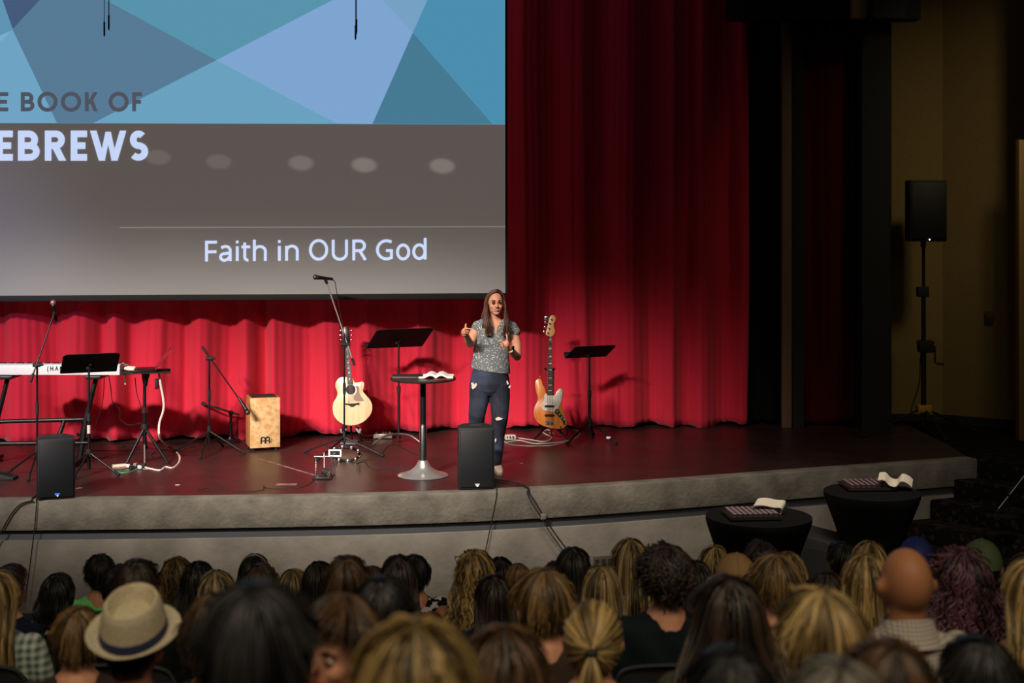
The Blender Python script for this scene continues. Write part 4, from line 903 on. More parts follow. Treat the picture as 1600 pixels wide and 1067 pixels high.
mb = MB(); mb.loft([[Vector((x, y, zz)) for x, y, zz in pl] for pl in ([(2.29, 11.325, .03), (2.64, 11.205, .03), (2.64, 11.195, .03), (2.29, 11.315, .03)], [(2.29, 11.325, .62), (2.64, 11.205, .56), (2.64, 11.195, .56), (2.29, 11.315, .62)])]); obj('grille', mb, BLACKM, sw)
obj('handle', MB().tube(spline([(2.26, 11.32, .5), (2.255, 11.28, .46), (2.26, 11.32, .40)], 4), .01, 8), mat('grey_handle', (90, 88, 84), .4), sw)
# metal rod of a stand at the right edge, on the steps
mr = thing('tilted_stand', 'thin bright tilted rod of a small stand on the steps at the right edge', 'stand', P(1575, 806, 12.6))
obj('rod', rod(P(1560, 795, 12.6), P(1606, 736, 12.6), .005), mat('bright_rod', (190, 178, 178)), mr)
obj('base_ring', MB().lathe(P(1575, 808, 12.6), [(.1, 0), (.1, .012), (.03, .03)], 20), BLACK, mr)
obj('post', rod(P(1575, 806, 12.6), P(1577, 772, 12.6), .012), BLACK, mr)
# outlet plate on the front wall
def FE(px, py, d=.02):
    Y = 12.2
    for _ in range(12): Y = interp((px-800)/F*Y, EDGE)-d
    return P(px, py, Y)
op = thing('outlet_plate', 'small grey steel outlet plate low on the stage front wall', 'outlet', FE(943, 877, -.03))
c = FE(943, 877, -.02); rz_ = math.atan(.31)
mb = MB(); mb.box(c, (.20, .02, .10), rz=rz_); obj('plate', mb, mat('dull_steel', (104, 98, 88), .45, .6), op, bevel=.004)
for k in (-1, 0, 1): mb = MB(); mb.box(c+Vector((.058*k, -.012+.058*k*.31, 0)), (.032, .008, .045), rz=rz_); obj('socket', mb, BLACKM, op)
# cables falling over the stage front
def fcable(label, pts, r=.006, d=.02, lead=()):
    e0 = FE(*pts[0], d)
    mid = [Vector((e0.x-.004, e0.y-.0, SZ-.004)), ] if lead else []
    if lead: q_ = FE(*pts[0], -.03); mid = [Vector((q_.x, q_.y, SZ+.012)), Vector((e0.x, e0.y, SZ-.002))]
    return cable('hanging_cable', label, [G(*p)+Vector((0, 0, .01)) for p in lead]+mid+[FE(x, y, d) for x, y in pts], r*.75, RUBBER, 'cables over the stage front')
fcable('black cable falling straight down the stage front under the left monitor', [(57, 788), (55, 815), (51, 850), (46, 890), (39, 940)], .006, .02, [(64, 775), (59, 778)])
fcable('black cable curving left over the stage front at the left edge', [(50, 782), (32, 788), (20, 800), (10, 816), (0, 834), (-16, 862)], .008, .02, [(62, 773), (55, 777)])
fcable('black cable hanging straight down right of the middle monitor', [(776, 774), (772, 796), (766, 825), (757, 868)], .006, .02, [(768, 752), (774, 758)])
fcable('black cable slanting down right over the stage front, upper strand', [(826, 768), (836, 784), (848, 804), (866, 832), (890, 864)], .008, .02, [(768, 750), (790, 753), (812, 757)])
fcable('black cable slanting down right over the stage front, lower strand', [(824, 772), (832, 788), (846, 809), (860, 833), (884, 866)], .006, .035, [(768, 752), (788, 756), (812, 760)])
tg = tag(obj('cable_tag', MB().box(FE(849, 807, .03), (.05, .012, .05), rz=.4), mat('grey_tag', (120, 112, 100), .6), bevel=.004), 'small grey tag clipped to the slanting cables on the stage front', 'tag')

# ================================================================ SPEAKING WOMAN
def W(px, py, dy=0): return P(px, py, 12.9+dy)
SKIN = mat('fair_skin', (214, 150, 122), .5, spec=.3)
feet = Vector((W(765, 0).x, 12.93, SZ))
wo = thing('woman', 'woman in dotted grey blouse and ripped jeans speaking on stage with raised hands', 'person', feet)
Hc = W(774, 474, -.03); Rz = Matrix.Rotation(.14, 3, 'Z')
def hp(x, y, zz): return Hc+Rz @ Vector((x, y, zz))
b = MB()
b.ell(hp(0, .012, .018), (.070, .09, .094), 24, 16, Rz); b.ell(hp(0, -.022, -.043), (.058, .064, .058), 20, 14, Rz); b.ell(hp(0, -.060, -.084), (.030, .021, .018), 12, 8)
for s in (-1, 1):
    b.ell(hp(s*.031, -.055, -.024), (.028, .026, .026), 12, 8); b.ell(hp(s*.027, -.077, .026), (.027, .012, .008), 12, 8); b.ell(hp(s*.011, -.096, -.022), (.008, .009, .007), 8, 6)
    b.ell(hp(s*.072, .012, -.002), (.009, .018, .03), 10, 8)
b.cap([hp(0, -.078, .018), hp(0, -.094, -.004), hp(0, -.108, -.02)], [.007, .009, .011], 10)
b.cap([hp(0, .018, -.05), W(773, 500, .0)], [.050, .052], 14); b.cap([W(773, 497, 0), W(772, 507, .01)], [.055, .085], 14)
def ring(px, py, hw, hd, dy=0, tilt=0, n=28): return [W(px, py, dy)+Vector((hw*math.cos(2*PI*k/n), hd*math.sin(2*PI*k/n), tilt*math.cos(2*PI*k/n))) for k in range(n)]
b.loft([ring(773, 499, .06, .055), ring(772, 503, .12, .07), ring(771, 510, .160, .085), ring(769, 525, .155, .10), ring(767, 545, .14, .10), ring(765, 562, .14, .095), ring(765, 578, .155, .10), ring(765, 597, .16, .10)])
def legs(k, extra=0):
    for pts in ([(751, 600, 0, .095), (749, 622, 0, .084), (745, 648, -.03, .067), (743, 676, .03, .055), (741, 722, .05, .040)], [(779, 600, 0, .095), (781, 622, 0, .084), (781, 652, -.03, .068), (778, 680, .02, .054), (776, 720, .05, .040)]):
        k.cap([W(x, y, d) for x, y, d, r in pts], [r+extra for *_, r in pts], 18)
legs(b)
AR = [(746, 509, .01, .046), (738, 527, -.06, .043), (734, 537, -.13, .038), (731, 531, -.24, .033), (728, 523, -.34, .024)]
AL = [(801, 512, .01, .046), (807, 537, .0, .043), (808, 557, -.03, .039), (803, 553, -.13, .034), (796, 543, -.24, .024)]
for A_ in (AR, AL): b.cap([W(x, y, d) for x, y, d, r in A_], [r for *_, r in A_], 16)
# her right hand: fist towards us, index to the side, thumb up
b.ell(W(726.5, 518.5, -.38), (.028, .034, .036), 12, 8)
for ch, r in (([(724, 514.5, -.40), (730, 513, -.435), (736.5, 514, -.44)], .0085), ([(722, 517, -.40), (726, 517, -.445), (732, 517.5, -.43)], .0088), ([(721.5, 520, -.395), (726, 520.5, -.44), (731.5, 520.5, -.42)], .0085), ([(722.5, 523, -.385), (726.5, 523.5, -.42), (730, 523.5, -.405)], .0076), ([(727.5, 517, -.37), (727.5, 511, -.385), (728, 506.5, -.385)], .0098)):
    b.cap([W(*p) for p in ch], [r, r, r*.85], 8)
# her left hand: index pointing to the side, thumb up
b.ell(W(791, 537.5, -.29), (.03, .03, .034), 12, 8)
for ch, r in (([(788, 534, -.30), (784, 532.5, -.315), (778.5, 532.5, -.32)], .0082), ([(787, 537, -.31), (782.5, 536.5, -.335), (785, 538.5, -.34)], .0085), ([(787, 540, -.31), (783, 540, -.33), (786, 541.5, -.34)], .008), ([(789, 542.5, -.30), (785, 543, -.315), (788, 543.5, -.325)], .0072), ([(793, 535, -.28), (792.5, 528.5, -.30), (791.5, 523, -.30)], .0095)):
    b.cap([W(*p) for p in ch], [r, r, r*.85], 8)
for x, y, d in ((741, 722, .05), (776, 720, .05)): b.cap([W(x, y, d), W(x, y+9, d+.02)], [.036, .034], 12)
obj('body', unify(b, .0045, 3), SKIN, wo)
# face
for s in (-1, 1):
    ex = MB(); ex.ell(hp(s*.029, -.079, .008), (.015, .009, .0078), 12, 8); obj('eye', ex, mat('eye_white', (196, 176, 166), .3), wo)
    ex = MB(); ex.ell(hp(s*.029, -.0858, .0078), (.0095, .004, .0085), 10, 6); obj('iris', ex, mat('iris_dark', (34, 20, 16), .4), wo)
    ex = MB(); ex.tube([hp(s*.014, -.084, .009), hp(s*.022, -.089, .0155), hp(s*.033, -.088, .0165), hp(s*.043, -.079, .009)], [.002, .0045, .0045, .002], 6); obj('eyelid', ex, mat('lash_dark', (44, 26, 22), .6), wo)
    ex = MB(); ex.tube([hp(s*.012, -.088, .026), hp(s*.024, -.091, .033), hp(s*.040, -.083, .031), hp(s*.050, -.07, .024)], [.003, .006, .005, .001], 6); obj('eyebrow', ex, mat('brow_brown', (74, 44, 34), .7), wo)
LIP = mat('lips', (158, 62, 60), .4)
ml = MB(); ml.tube([hp(-.029, -.074, -.047), hp(-.012, -.086, -.0455), hp(0, -.0875, -.047), hp(.012, -.086, -.0455), hp(.029, -.074, -.047)], [.001, .0038, .0035, .0038, .001], 8)
ml.tube([hp(-.029, -.074, -.047), hp(-.014, -.084, -.0605), hp(0, -.087, -.064), hp(.014, -.084, -.0605), hp(.029, -.074, -.047)], [.001, .004, .0046, .004, .001], 8); obj('lips', ml, LIP, wo)
ml = MB(); ml.ell(hp(0, -.0805, -.0525), (.019, .0085, .0055), 12, 8); obj('teeth', ml, mat('teeth', (236, 226, 216), .3), wo)
# blouse
s_ = MB()
s_.loft([ring(773, 498.5, .085, .068), ring(772, 502, .135, .082), ring(771.5, 507, .178, .092, 0, -.01), ring(770.5, 515, .18, .104), ring(769.5, 526, .170, .116), ring(768, 545, .165, .118), ring(767, 560, .168, .118), ring(766.5, 572, .180, .124, 0, -.012), ring(767, 579.5, .178, .122, 0, -.026)])
s_.cap([W(757, 507, 0), W(747, 510, 0), W(744, 516, -.02)], [.056, .056, .052], 16); s_.cap([W(789, 507, 0), W(800, 512, 0), W(804.5, 518, 0)], [.056, .057, .052], 16)
sm_ = unify(s_, .006, 4, 'blouse')
bm = bmesh.new(); bm.from_mesh(sm_); n0 = W(774, 497); n1 = W(774.5, 519)
kill = []
for v in bm.verts:
    t_ = (n0.z+.03-v.co.z)/(n0.z+.03-n1.z)
    if v.co.y < 12.93 and 0 <= t_ <= 1 and abs(v.co.x-n1.x) < (.075*(1-t_)**1.1 if t_ < .55 else .03*(1-t_)+.004): kill.append(v)
    if v.co.z > W(0, 501).z and (v.co.x-n0.x)**2+(v.co.y-12.92)**2 < .075**2: kill.append(v)
    nz = .004*math.sin(v.co.x*60+v.co.z*25)*max(0, 1-(v.co.z-1.9)/.25) if v.co.z < 2.15 else 0
    v.co.y += nz+.005*math.sin(v.co.x*38+v.co.z*44)
bmesh.ops.delete(bm, geom=list(set(kill)), context='VERTS'); bm.to_mesh(sm_); bm.free()
obj('blouse', sm_, pattern('dotted_blouse', 'dots', (108, 113, 116), (224, 224, 218), 70), wo)
# jeans
j = MB(); legs(j, .010)
j.loft([ring(765.5, 574, .152, .108), ring(765.5, 585, .170, .118), ring(765.5, 598, .183, .122), ring(765.5, 610, .172, .104), ring(765.5, 617, .10, .07)])
for x, y, d in ((741, 716, .05), (776, 714, .05)): j.cap([W(x, y, d), W(x, y+6, d)], [.05, .05], 14)
jm = unify(j, .006, 3, 'jeans')
for v in jm.vertices: v.co.y += .003*math.sin(v.co.z*38+v.co.x*50+2*math.sin(v.co.z*17))*(1 if v.co.z < 1.35 else .35)
obj('jeans', jm, mat('dark_denim', (24, 28, 44), .8, rgb2=(54, 63, 90), scale=5, bump=.1, bscale=200, contrast=(.4, .75)), wo)
def rip(pts, dy, nm='ripped_patch', r=.008):
    k = MB(); c = [W(x, y, dy) for x, y in pts]; cx = sum(c, Vector())/len(c); k.loft([c, [p+Vector((0, .05, 0)) for p in c]]); return obj(nm, k, mat('frayed_white', (214, 200, 190), .9), wo, smooth=0)
rip([(736, 599), (739.5, 598), (741, 601), (744, 598), (745.5, 601), (743, 605), (739, 608.5), (737, 606), (737, 602)], -.098)
rip([(791.5, 595), (793.5, 595.5), (795, 600), (793, 601), (791.6, 598.5)], -.085); rip([(795, 603), (797, 601.5), (798, 604.5), (796, 607), (794.5, 605.5)], -.06)
rip([(774, 654), (779, 651.5), (784, 653.5), (786, 654.2), (782, 656), (777, 657), (775, 656)], -.115); rip([(773, 687), (775, 684.5), (775.5, 689), (773.8, 691)], -.05)
# shoes
for x, s in ((741, -1), (776.5, 1)):
    g0 = Vector((W(x, 0).x, 12.97, SZ)); k = MB()
    prof = [(.10, .028, .035), (.06, .034, .07), (.0, .034, .075), (-.06, .038, .05), (-.12, .036, .035), (-.16, .022, .022)]
    k.loft([[g0+Vector((hw*math.cos(a)+(-d+.1)*.09*1, d, .006+max(0, hh*(1+math.sin(a))/2*1.1))) for a in [2*PI*i/20 for i in range(20)]] for d, hw, hh in prof])
    sh = obj('shoe', unify(k, .005, 3, 'shoe'), mat('white_shoe', (226, 206, 196), .5), wo)
    k = MB(); k.loft([[g0+Vector((x_+(-d+.1)*.09, d, zz)) for x_, zz in ((-hw, 0), (hw, 0), (hw, .014), (-hw, .014))] for d, hw, _ in prof]); obj('sole', k, mat('pale_sole', (190, 176, 168), .6), sh)
# watch
a0, a1 = W(797.5, 545.2, -.215), W(796, 543, -.24); d = (a1-a0).normalized(); k = MB()
u_ = d.cross(Vector((0, 0, 1))).normalized(); v_ = d.cross(u_)
k.tube([a0+(u_*math.cos(t_)+v_*math.sin(t_))*.031 for t_ in [2*PI*i/24 for i in range(25)]], .006, 8, caps=False); wt = obj('watch_band', k, mat('cream_band', (214, 196, 150), .5), wo)
k = MB(); k.box(a0+Vector((.026, -.02, .012)), (.02, .03, .036)); obj('watch_face', k, mat('dark_glass', (8, 8, 10)), wt, bevel=.003)

# ---------------------------------------------------------------- hair
def strands(paths, r, shade, center, lift=.0, taper=(.35, .25)):
    """paths: list of (K,3) arrays -> verts, faces, shade per vertex"""
    V_, F_, S_ = [], [], []; o = 0
    for pts, sh, rr in zip(paths, shade, r):
        p = np.asarray(pts, float); K = len(p)
        if K < 3: continue
        d = np.gradient(p, axis=0); d /= (np.linalg.norm(d, axis=1)[:, None]+1e-9)
        nn = p-center; nn[:, 2] *= .25; nn /= (np.linalg.norm(nn, axis=1)[:, None]+1e-9)
        sd_ = np.cross(d, nn); sd_ /= (np.linalg.norm(sd_, axis=1)[:, None]+1e-9); nn = np.cross(sd_, d)
        t = np.linspace(0, 1, K); w_ = rr*np.minimum(1, np.minimum(taper[0]+t*4, taper[1]+(1-t)*3.2))[:, None]
        V_.append(np.stack([p-sd_*w_, p+nn*w_*.75, p+sd_*w_, p-nn*w_*.5], 1).reshape(-1, 3))
        for i in range(K-1):
            for jx in range(4):
                a = o+i*4+jx; b_ = o+i*4+(jx+1) % 4; F_.append((a, b_, b_+4, a+4))
        F_.append((o, o+1, o+2, o+3)); e = o+(K-1)*4; F_.append((e+3, e+2, e+1, e))
        S_.append(np.repeat(sh+.12*np.sin(t*7+sh*20), 4)); o += 4*K
    return np.concatenate(V_), F_, np.concatenate(S_)
def hair_obj(name, sheet, paths, rs, shades, center, m, parent, base_shade=.25, world=False, label=None, close=True):
    Vs, Fs, Ss = [], [], []; o = 0
    if sheet:
        g = np.array(sheet); U_, K, _ = g.shape; Vs.append(g.reshape(-1, 3)); Ss.append(np.full(U_*K, base_shade))
        for i in range(U_ if close else U_-1):
            for k in range(K-1):
                a = i*K+k; b_ = ((i+1) % U_)*K+k; Fs.append((a, b_, b_+1, a+1))
        o = U_*K
    if paths:
        v, f, s = strands(paths, rs, shades, center); Vs.append(v); Fs += [tuple(i+o for i in q_) for q_ in f]; Ss.append(s)
    me = bpy.data.meshes.new(name); v = np.concatenate(Vs); me.from_pydata(v.tolist(), [], Fs)
    at = me.attributes.new('shade', 'FLOAT', 'POINT'); at.data.foreach_set('value', np.clip(np.concatenate(Ss), 0, 1).astype(np.float32))
    me.shade_smooth(); return obj(name, me, m, parent, world=world, label=label)
rnd = random.Random(3); Rm = np.array(Rz); Hn = np.array(Hc)
def wpath(u, side, j=0, K=16):
    """u 0 front .. 1 back along the parting"""
    R = np.array((.078+j*.004, .100+j*.004, .105+j*.004)); y0 = -.055+u*.13
    out = []
    top = np.array((.012, y0, 0.018+.104*math.sqrt(max(0, 1-(y0-.012)**2/.11**2))))
    for k in range(K):
        t = k/(K-1)
        if t < .45:
            a = t/.45*1.75; x = side*R[0]*math.sin(a); z_ = .018+R[2]*math.cos(a)*math.sqrt(max(.05, 1-(y0-.012)**2/.12**2)); y = y0+(.016-.05*(1-u)*0)*a*(1-u)*1.2
            out.append((x+.012*(1-t/.45), y, z_))
        else:
            w_ = (t-.45)/.55; p0 = out[int(.45*(K-1))] if len(out) > int(.45*(K-1)) else out[-1]
            ztop = .018-.018; zz = p0[2]+(-.285-p0[2])*w_
            yf = p0[1]+((-.108 if u < .65 else (.085 if u > .85 else -.02))-p0[1])*min(1, w_*1.6)
            xt = .046+.078*u; out.append((side*(.082+.012*math.sin(w_*PI)+(xt-.082)*w_**1.2)+(.005*math.sin(w_*9+u*20)), yf-.02*math.sin(w_*PI), zz))
    return [Hn+Rm @ np.array(p) for p in out]
for side in (-1, 1):
    sheet = [wpath(u/14, side) for u in range(15)]
    ps_, rr, sh = [], [], []
    for k in range(150):
        u = rnd.random(); j_ = rnd.random(); ofs = np.array((rnd.gauss(0, .008), rnd.gauss(0, .006), 0)); p = wpath(u, side, j_*1.6)
        n_ = len(p); ln = rnd.uniform(.9, 1.03)
        ps_.append([q_+ofs*(i/n_)**1.2 for i, q_ in enumerate(p)]); rr.append(rnd.uniform(.003, .0055)); sh.append(rnd.random())
    o = hair_obj('hair', sheet, ps_, rr, sh, Hn, hair_mat('woman_hair', (38, 22, 18), (116, 76, 56)), wo, world=True, close=False)
# ================================================================ AUDIENCE
HC = np.array((0, 0, 1.185)); HR = np.array((.076, .095, .115))
def base_body():
    b = MB(); hc = Vector(HC)
    b.ell(hc+Vector((0, -.008, .012)), (.075, .094, .102), 20, 14); b.ell(hc+Vector((0, .03, -.05)), (.055, .06, .058), 16, 10); b.ell(hc+Vector((0, .072, -.09)), (.022, .02, .016), 10, 8)
    b.cap([hc+Vector((0, .088, .01)), hc+Vector((0, .112, -.025))], [.008, .012], 8)
    for s in (-1, 1):
        b.ell(hc+Vector((s*.031, .06, -.03)), (.028, .028, .028), 10, 8); b.ell(hc+Vector((s*.027, .080, .02)), (.026, .012, .009), 10, 8)
        b.ell(hc+Vector((s*.080, .0, -.012)), (.012, .018, .031), 10, 8); b.ell(hc+Vector((s*.090, -.010, -.002)), (.009, .014, .026), 10, 8)
    b.cap([hc+Vector((0, -.012, -.06)), Vector((0, -.012, 1.03))], [.056, .060], 16); b.cap([(0, -.01, 1.06), (0, -.01, 1.0)], [.062, .10], 14)
    def rg(z, hw, hd, y=0): return [Vector((hw*math.cos(2*PI*k/24), y+hd*math.sin(2*PI*k/24), z)) for k in range(24)]
    b.loft([rg(1.05, .07, .06), rg(1.02, .13, .075), rg(.985, .175, .09), rg(.92, .185, .10), rg(.8, .165, .105), rg(.65, .155, .11), rg(.53, .175, .125), rg(.46, .16, .12)])
    for s in (-1, 1):
        b.cap([(s*.175, 0, .965), (s*.205, .01, .82), (s*.215, .05, .70), (s*.16, .20, .62), (s*.10, .30, .58)], [.052, .045, .038, .032, .026], 12)
        b.ell((s*.085, .335, .575), (.038, .045, .016), 10, 6)
        for k in range(4): b.cap([(s*(.085-.03+.02*k), .37, .577), (s*(.085-.034+.022*k), .415-.006*abs(k-1.5), .572)], [.009, .0075], 6)
        b.cap([(s*.06, .32, .58), (s*.035, .36, .585)], [.011, .009], 6)
        b.cap([(s*.09, .0, .53), (s*.10, .25, .53), (s*.105, .46, .51), (s*.105, .47, .28), (s*.105, .46, .09)], [.085, .078, .06, .052, .036], 12)
        b.cap([(s*.105, .46, .04), (s*.11, .60, .03)], [.04, .03], 10)
    return unify(b, .0095, 3, 'body')
BODY = base_body()
def shirt_mesh(tank=False):
    b = MB()
    def rg(z, hw, hd, y=0): return [Vector((hw*math.cos(2*PI*k/24), y+hd*math.sin(2*PI*k/24), z)) for k in range(24)]
    if tank: b.loft([rg(.93, .178, .112), rg(.9, .195, .118), rg(.8, .178, .118), rg(.65, .168, .122), rg(.5, .188, .135)])
    else: b.loft([rg(1.055, .078, .070, -.01), rg(1.035, .118, .085), rg(1.0, .178, .104), rg(.93, .20, .114), rg(.8, .180, .118), rg(.65, .168, .122), rg(.5, .188, .135)])
    if tank:
        for s in (-1, 1): b.cap([(s*.09, -.11, .91), (s*.085, -.085, 1.0), (s*.085, .0, 1.05), (s*.085, .09, .92)], [.012]*4, 6)
    else:
        for s in (-1, 1): b.cap([(s*.165, 0, .975), (s*.205, .005, .87), (s*.218, .03, .76)], [.066, .060, .056], 14)
    me = unify(b, .011, 4, 'shirt')
    for v in me.vertices: v.co.y += .004*math.sin(v.co.x*40+v.co.z*30)
    return me
SHIRT, TANK = shirt_mesh(), shirt_mesh(True)
def trousers():
    b = MB()
    for s in (-1, 1): b.cap([(s*.09, .0, .53), (s*.10, .25, .53), (s*.105, .46, .51), (s*.105, .47, .28), (s*.105, .46, .12)], [.094, .087, .070, .062, .05], 12)
    b.ell((0, 0, .53), (.19, .135, .10), 16, 10); return unify(b, .014, 3, 'trousers')
TROU = trousers()

def npf(v): return np.array(v, float)
def zlim(az, short=False):                                               # hairline height over the head centre, az 0 = back, pi = front
    a = abs(az)/PI
    if short: return interp(a, [(0, -.074), (.2, -.066), (.36, -.03), (.44, .012), (.58, .008), (.68, .04), (.8, .066), (1, .072)])
    return interp(a, [(0, -.092), (.25, -.075), (.42, -.035), (.55, -.03), (.68, .03), (.8, .062), (1, .068)])
def hpath(a, st, rnd=None, K=15, lift=0.0):
    T = st.get('tilt', .12); th = st.get('th', .012)+lift; R = HR+th
    p = npf((0, -math.sin(T), math.cos(T))); q_ = npf((0, -math.cos(T), -math.sin(T))); x_ = npf((1, 0, 0))
    L = st.get('L', 0); out = []; n = 60; low = False
    for k in range(n+1):
        ph = .04+k/n*2.7; d = math.cos(ph)*p+math.sin(ph)*(math.cos(a)*q_+math.sin(a)*x_)
        if not L: R = HR+th*max(.3, min(1, (d[2]+.75)/.9))
        pt = HC+R*d; az = math.atan2(pt[0], -(pt[1]))
        face = abs(az) > PI*.62
        if st.get('zmax') and pt[2]-HC[2] > st['zmax']: continue
        if L and not face and pt[2]-HC[2] < -.02+(.0 if abs(az) < 1.2 else .02): low = True; break
        if pt[2]-HC[2] < zlim(az, not L and st.get('tilt', 0) < 1): break
        out.append(pt)
    if not out: out = [HC+R*p]
    if low:
        p0 = out[-1]; zend = HC[2]-L*(1.0 if rnd is None else rnd.uniform(.82, 1.04)); fl = st.get('flare', 1.25); m = 26
        for k in range(1, m+1):
            w_ = k/m; z_ = p0[2]+(zend-p0[2])*w_
            yb_ = -.135 if z_ < 1.05 else -.118
            y = p0[1]+(min(p0[1], yb_+abs(p0[0])*.25)-p0[1])*min(1, w_*2.2)
            inn = st.get('inn', 0); x = p0[0]*(1+(fl-1)*math.sin(min(1, w_*1.3)*PI/2)-inn*w_*w_)
            out.append(npf((x, y-.01*math.sin(w_*PI), z_)))
    g = np.array(out); d = np.r_[0, np.cumsum(np.linalg.norm(np.diff(g, axis=0), axis=1))]
    if d[-1] < 1e-5: return np.repeat(g[:1], K, 0)+np.linspace(0, 1e-4, K)[:, None]
    t = np.linspace(0, d[-1], K); return np.stack([np.interp(t, d, g[:, i]) for i in range(3)], 1)
def make_hair(parent, st, m, seed, dens=1.5):
    rnd = random.Random(seed); N = int(st.get('n', 240)*dens); r0 = st.get('r', .0055)*dens**-.35; mess = st.get('mess', .004); wav = st.get('wave', 0); wf = st.get('wf', 30)
    sheet = [hpath(-PI+2*PI*i/40, st) for i in range(40)]
    ps, rs, sh = [], [], []
    f1, f2 = rnd.uniform(0, 6), rnd.uniform(0, 6)
    for k in range(N):
        a = rnd.uniform(-PI, PI); st2 = st
        K = 20 if wav else 10
        p = hpath(a, st2, rnd, 40, rnd.uniform(-.002, .006)+mess*.5*rnd.random()); u0 = rnd.random()**1.5*.45; q0 = np.linspace(u0*39, 39, K); p = np.stack([np.interp(q0, np.arange(40), p[:, c]) for c in range(3)], 1)
        t = np.linspace(0, 1, K)[:, None]; off_ = npf([rnd.gauss(0, mess) for _ in range(3)])*1.6
        p += off_*t**1.3
        side = npf((-math.cos(a), 0, 0))
        if wav:
            ph = rnd.uniform(0, 6.28); dd = np.linspace(0, 1, K); ln = np.linalg.norm(p[-1]-p[0])+.1
            p[:, 0] += wav*np.sin(dd*ln*wf+ph)*np.minimum(1, dd*3); p[:, 2] += wav*.6*np.cos(dd*ln*wf*1.1+ph)*np.minimum(1, dd*3); p[:, 1] -= wav*.8*np.abs(np.cos(dd*ln*wf+ph))
        if st.get('spike'):                                 # loose tips
            p[-3:] += (p[-3:]-HC)/np.linalg.norm(p[-3:]-HC, axis=1)[:, None]*rnd.uniform(0, .016)
        sw_ = st.get('swirl', 0)
        if sw_: p[:, 0] += sw_*np.sin(np.linspace(0, PI, K))*math.cos(a)
        ps.append(p); rs.append(r0*rnd.uniform(.6, 1.25)); sh.append(max(0, min(1, .42+.22*math.sin(a*4+f1)+.16*math.sin(a*11+f2)+rnd.uniform(-.3, .42))))
    return hair_obj('hair', sheet, ps, rs, sh, HC, m, parent, base_shade=.35)
def make_tail(parent, m, seed, g=(0, -.125, 1.19), L=.3, w=.04):
    rnd = random.Random(seed); ps, rs, sh = [], [], []; g = npf(g)
    for k in range(70):
        a, q_ = rnd.uniform(0, 6.28), rnd.random()**.5; t = np.linspace(0, 1, 12)
        e = w*q_*np.sin(np.minimum(1, t*1.5)*PI*.62); ln = L*rnd.uniform(.8, 1.05)
        ps.append(np.stack([g[0]+e*math.cos(a), g[1]-.03*np.sin(np.minimum(1, t*2)*PI/2)+e*math.sin(a)*.7, g[2]+.012*np.sin(t*PI)-ln*t**1.15], 1)); rs.append(rnd.uniform(.004, .007)); sh.append(rnd.random())
    o = hair_obj('ponytail', None, ps, rs, sh, g+npf((0, 0, -.1)), m, parent)
    b = MB(); b.ell(g, (.02, .014, .016), 12, 8); obj('hair_tie', b, BLACKM, parent, world=False)
def cap_hat(parent, m, rz, adjust=False, brim=True):
    b = MB(); rings = []; R = Matrix.Rotation(rz, 3, 'Z')
    for k in range(9):
        ph = PI/2*k/8*.995; rings.append([R @ Vector((.094*math.cos(ph)*math.cos(a), .112*math.cos(ph)*math.sin(a), 0))+Vector((0, 0, 1.195+.122*math.sin(ph))) for a in [2*PI*i/32 for i in range(32)]])
    b.loft(rings); ct = obj('cap_crown', b, m, parent, world=False)
    b = MB(); b.ell((0, 0, 1.318), (.009, .009, .006), 10, 6); obj('cap_button', b, m, parent, world=False)
    for i in range(6):
        a = PI*i/3; b = MB(); b.tube([R @ Vector((.0955*math.cos(p)*math.cos(a), .1135*math.cos(p)*math.sin(a), 0))+Vector((0, 0, 1.195+.123*math.sin(p))) for p in np.linspace(0.02, 1.5, 9)], .0018, 4); obj('cap_seam', b, m, parent, world=False)
    if brim:
        b = MB(); rows = []
        for k in range(13):
            a = PI/2+(k/12-.5)*2.2; rows.append([R @ Vector((r*math.cos(a)*.094, r*math.sin(a)*.112, 0))+Vector((0, 0, 1.197-.03*(r-1)+dz-.02*abs(k/12-.5)*(r-1)*4)) for r, dz in ((.98, 0), (1.62-.35*abs(k/12-.5)*2, 0), (1.62-.35*abs(k/12-.5)*2, .004), (.98, .004))])
        b.loft(rows); obj('cap_brim', b, m, parent, world=False)
    if adjust:
        a0 = -PI/2; b = MB(); rows = []
        pts = [(-.42, .0), (-.42, .25), (-.3, .42), (0, .5), (.3, .42), (.42, .25), (.42, 0)]
        b.loft([[R @ Vector((.094*s*math.cos(p)*math.cos(a0+u), .112*s*math.cos(p)*math.sin(a0+u), 0))+Vector((0, 0, 1.195+.122*s*math.sin(p))) for u, p in pts] for s in (.97, 1.05)]); obj('strap_opening', b, mat('cap_hole', (44, 32, 22), .9), parent, world=False)
        b = MB(); b.tube([R @ Vector((.097*math.cos(a0+u), .1155*math.sin(a0+u), 0))+Vector((0, 0, 1.2)) for u in np.linspace(-.45, .45, 8)], .007, 6); obj('cap_strap', b, m, parent, world=False)
        b = MB(); b.box(R @ Vector((.097*math.cos(a0-.2), .121*math.sin(a0-.2), 0))+Vector((0, 0, 1.2)), (.016, .008, .014)); obj('buckle', b, CHROME, parent, world=False)
STRAW = mat('straw_weave', (214, 202, 174), .75, rgb2=(192, 178, 148), scale=120, bump=.5, bscale=260)
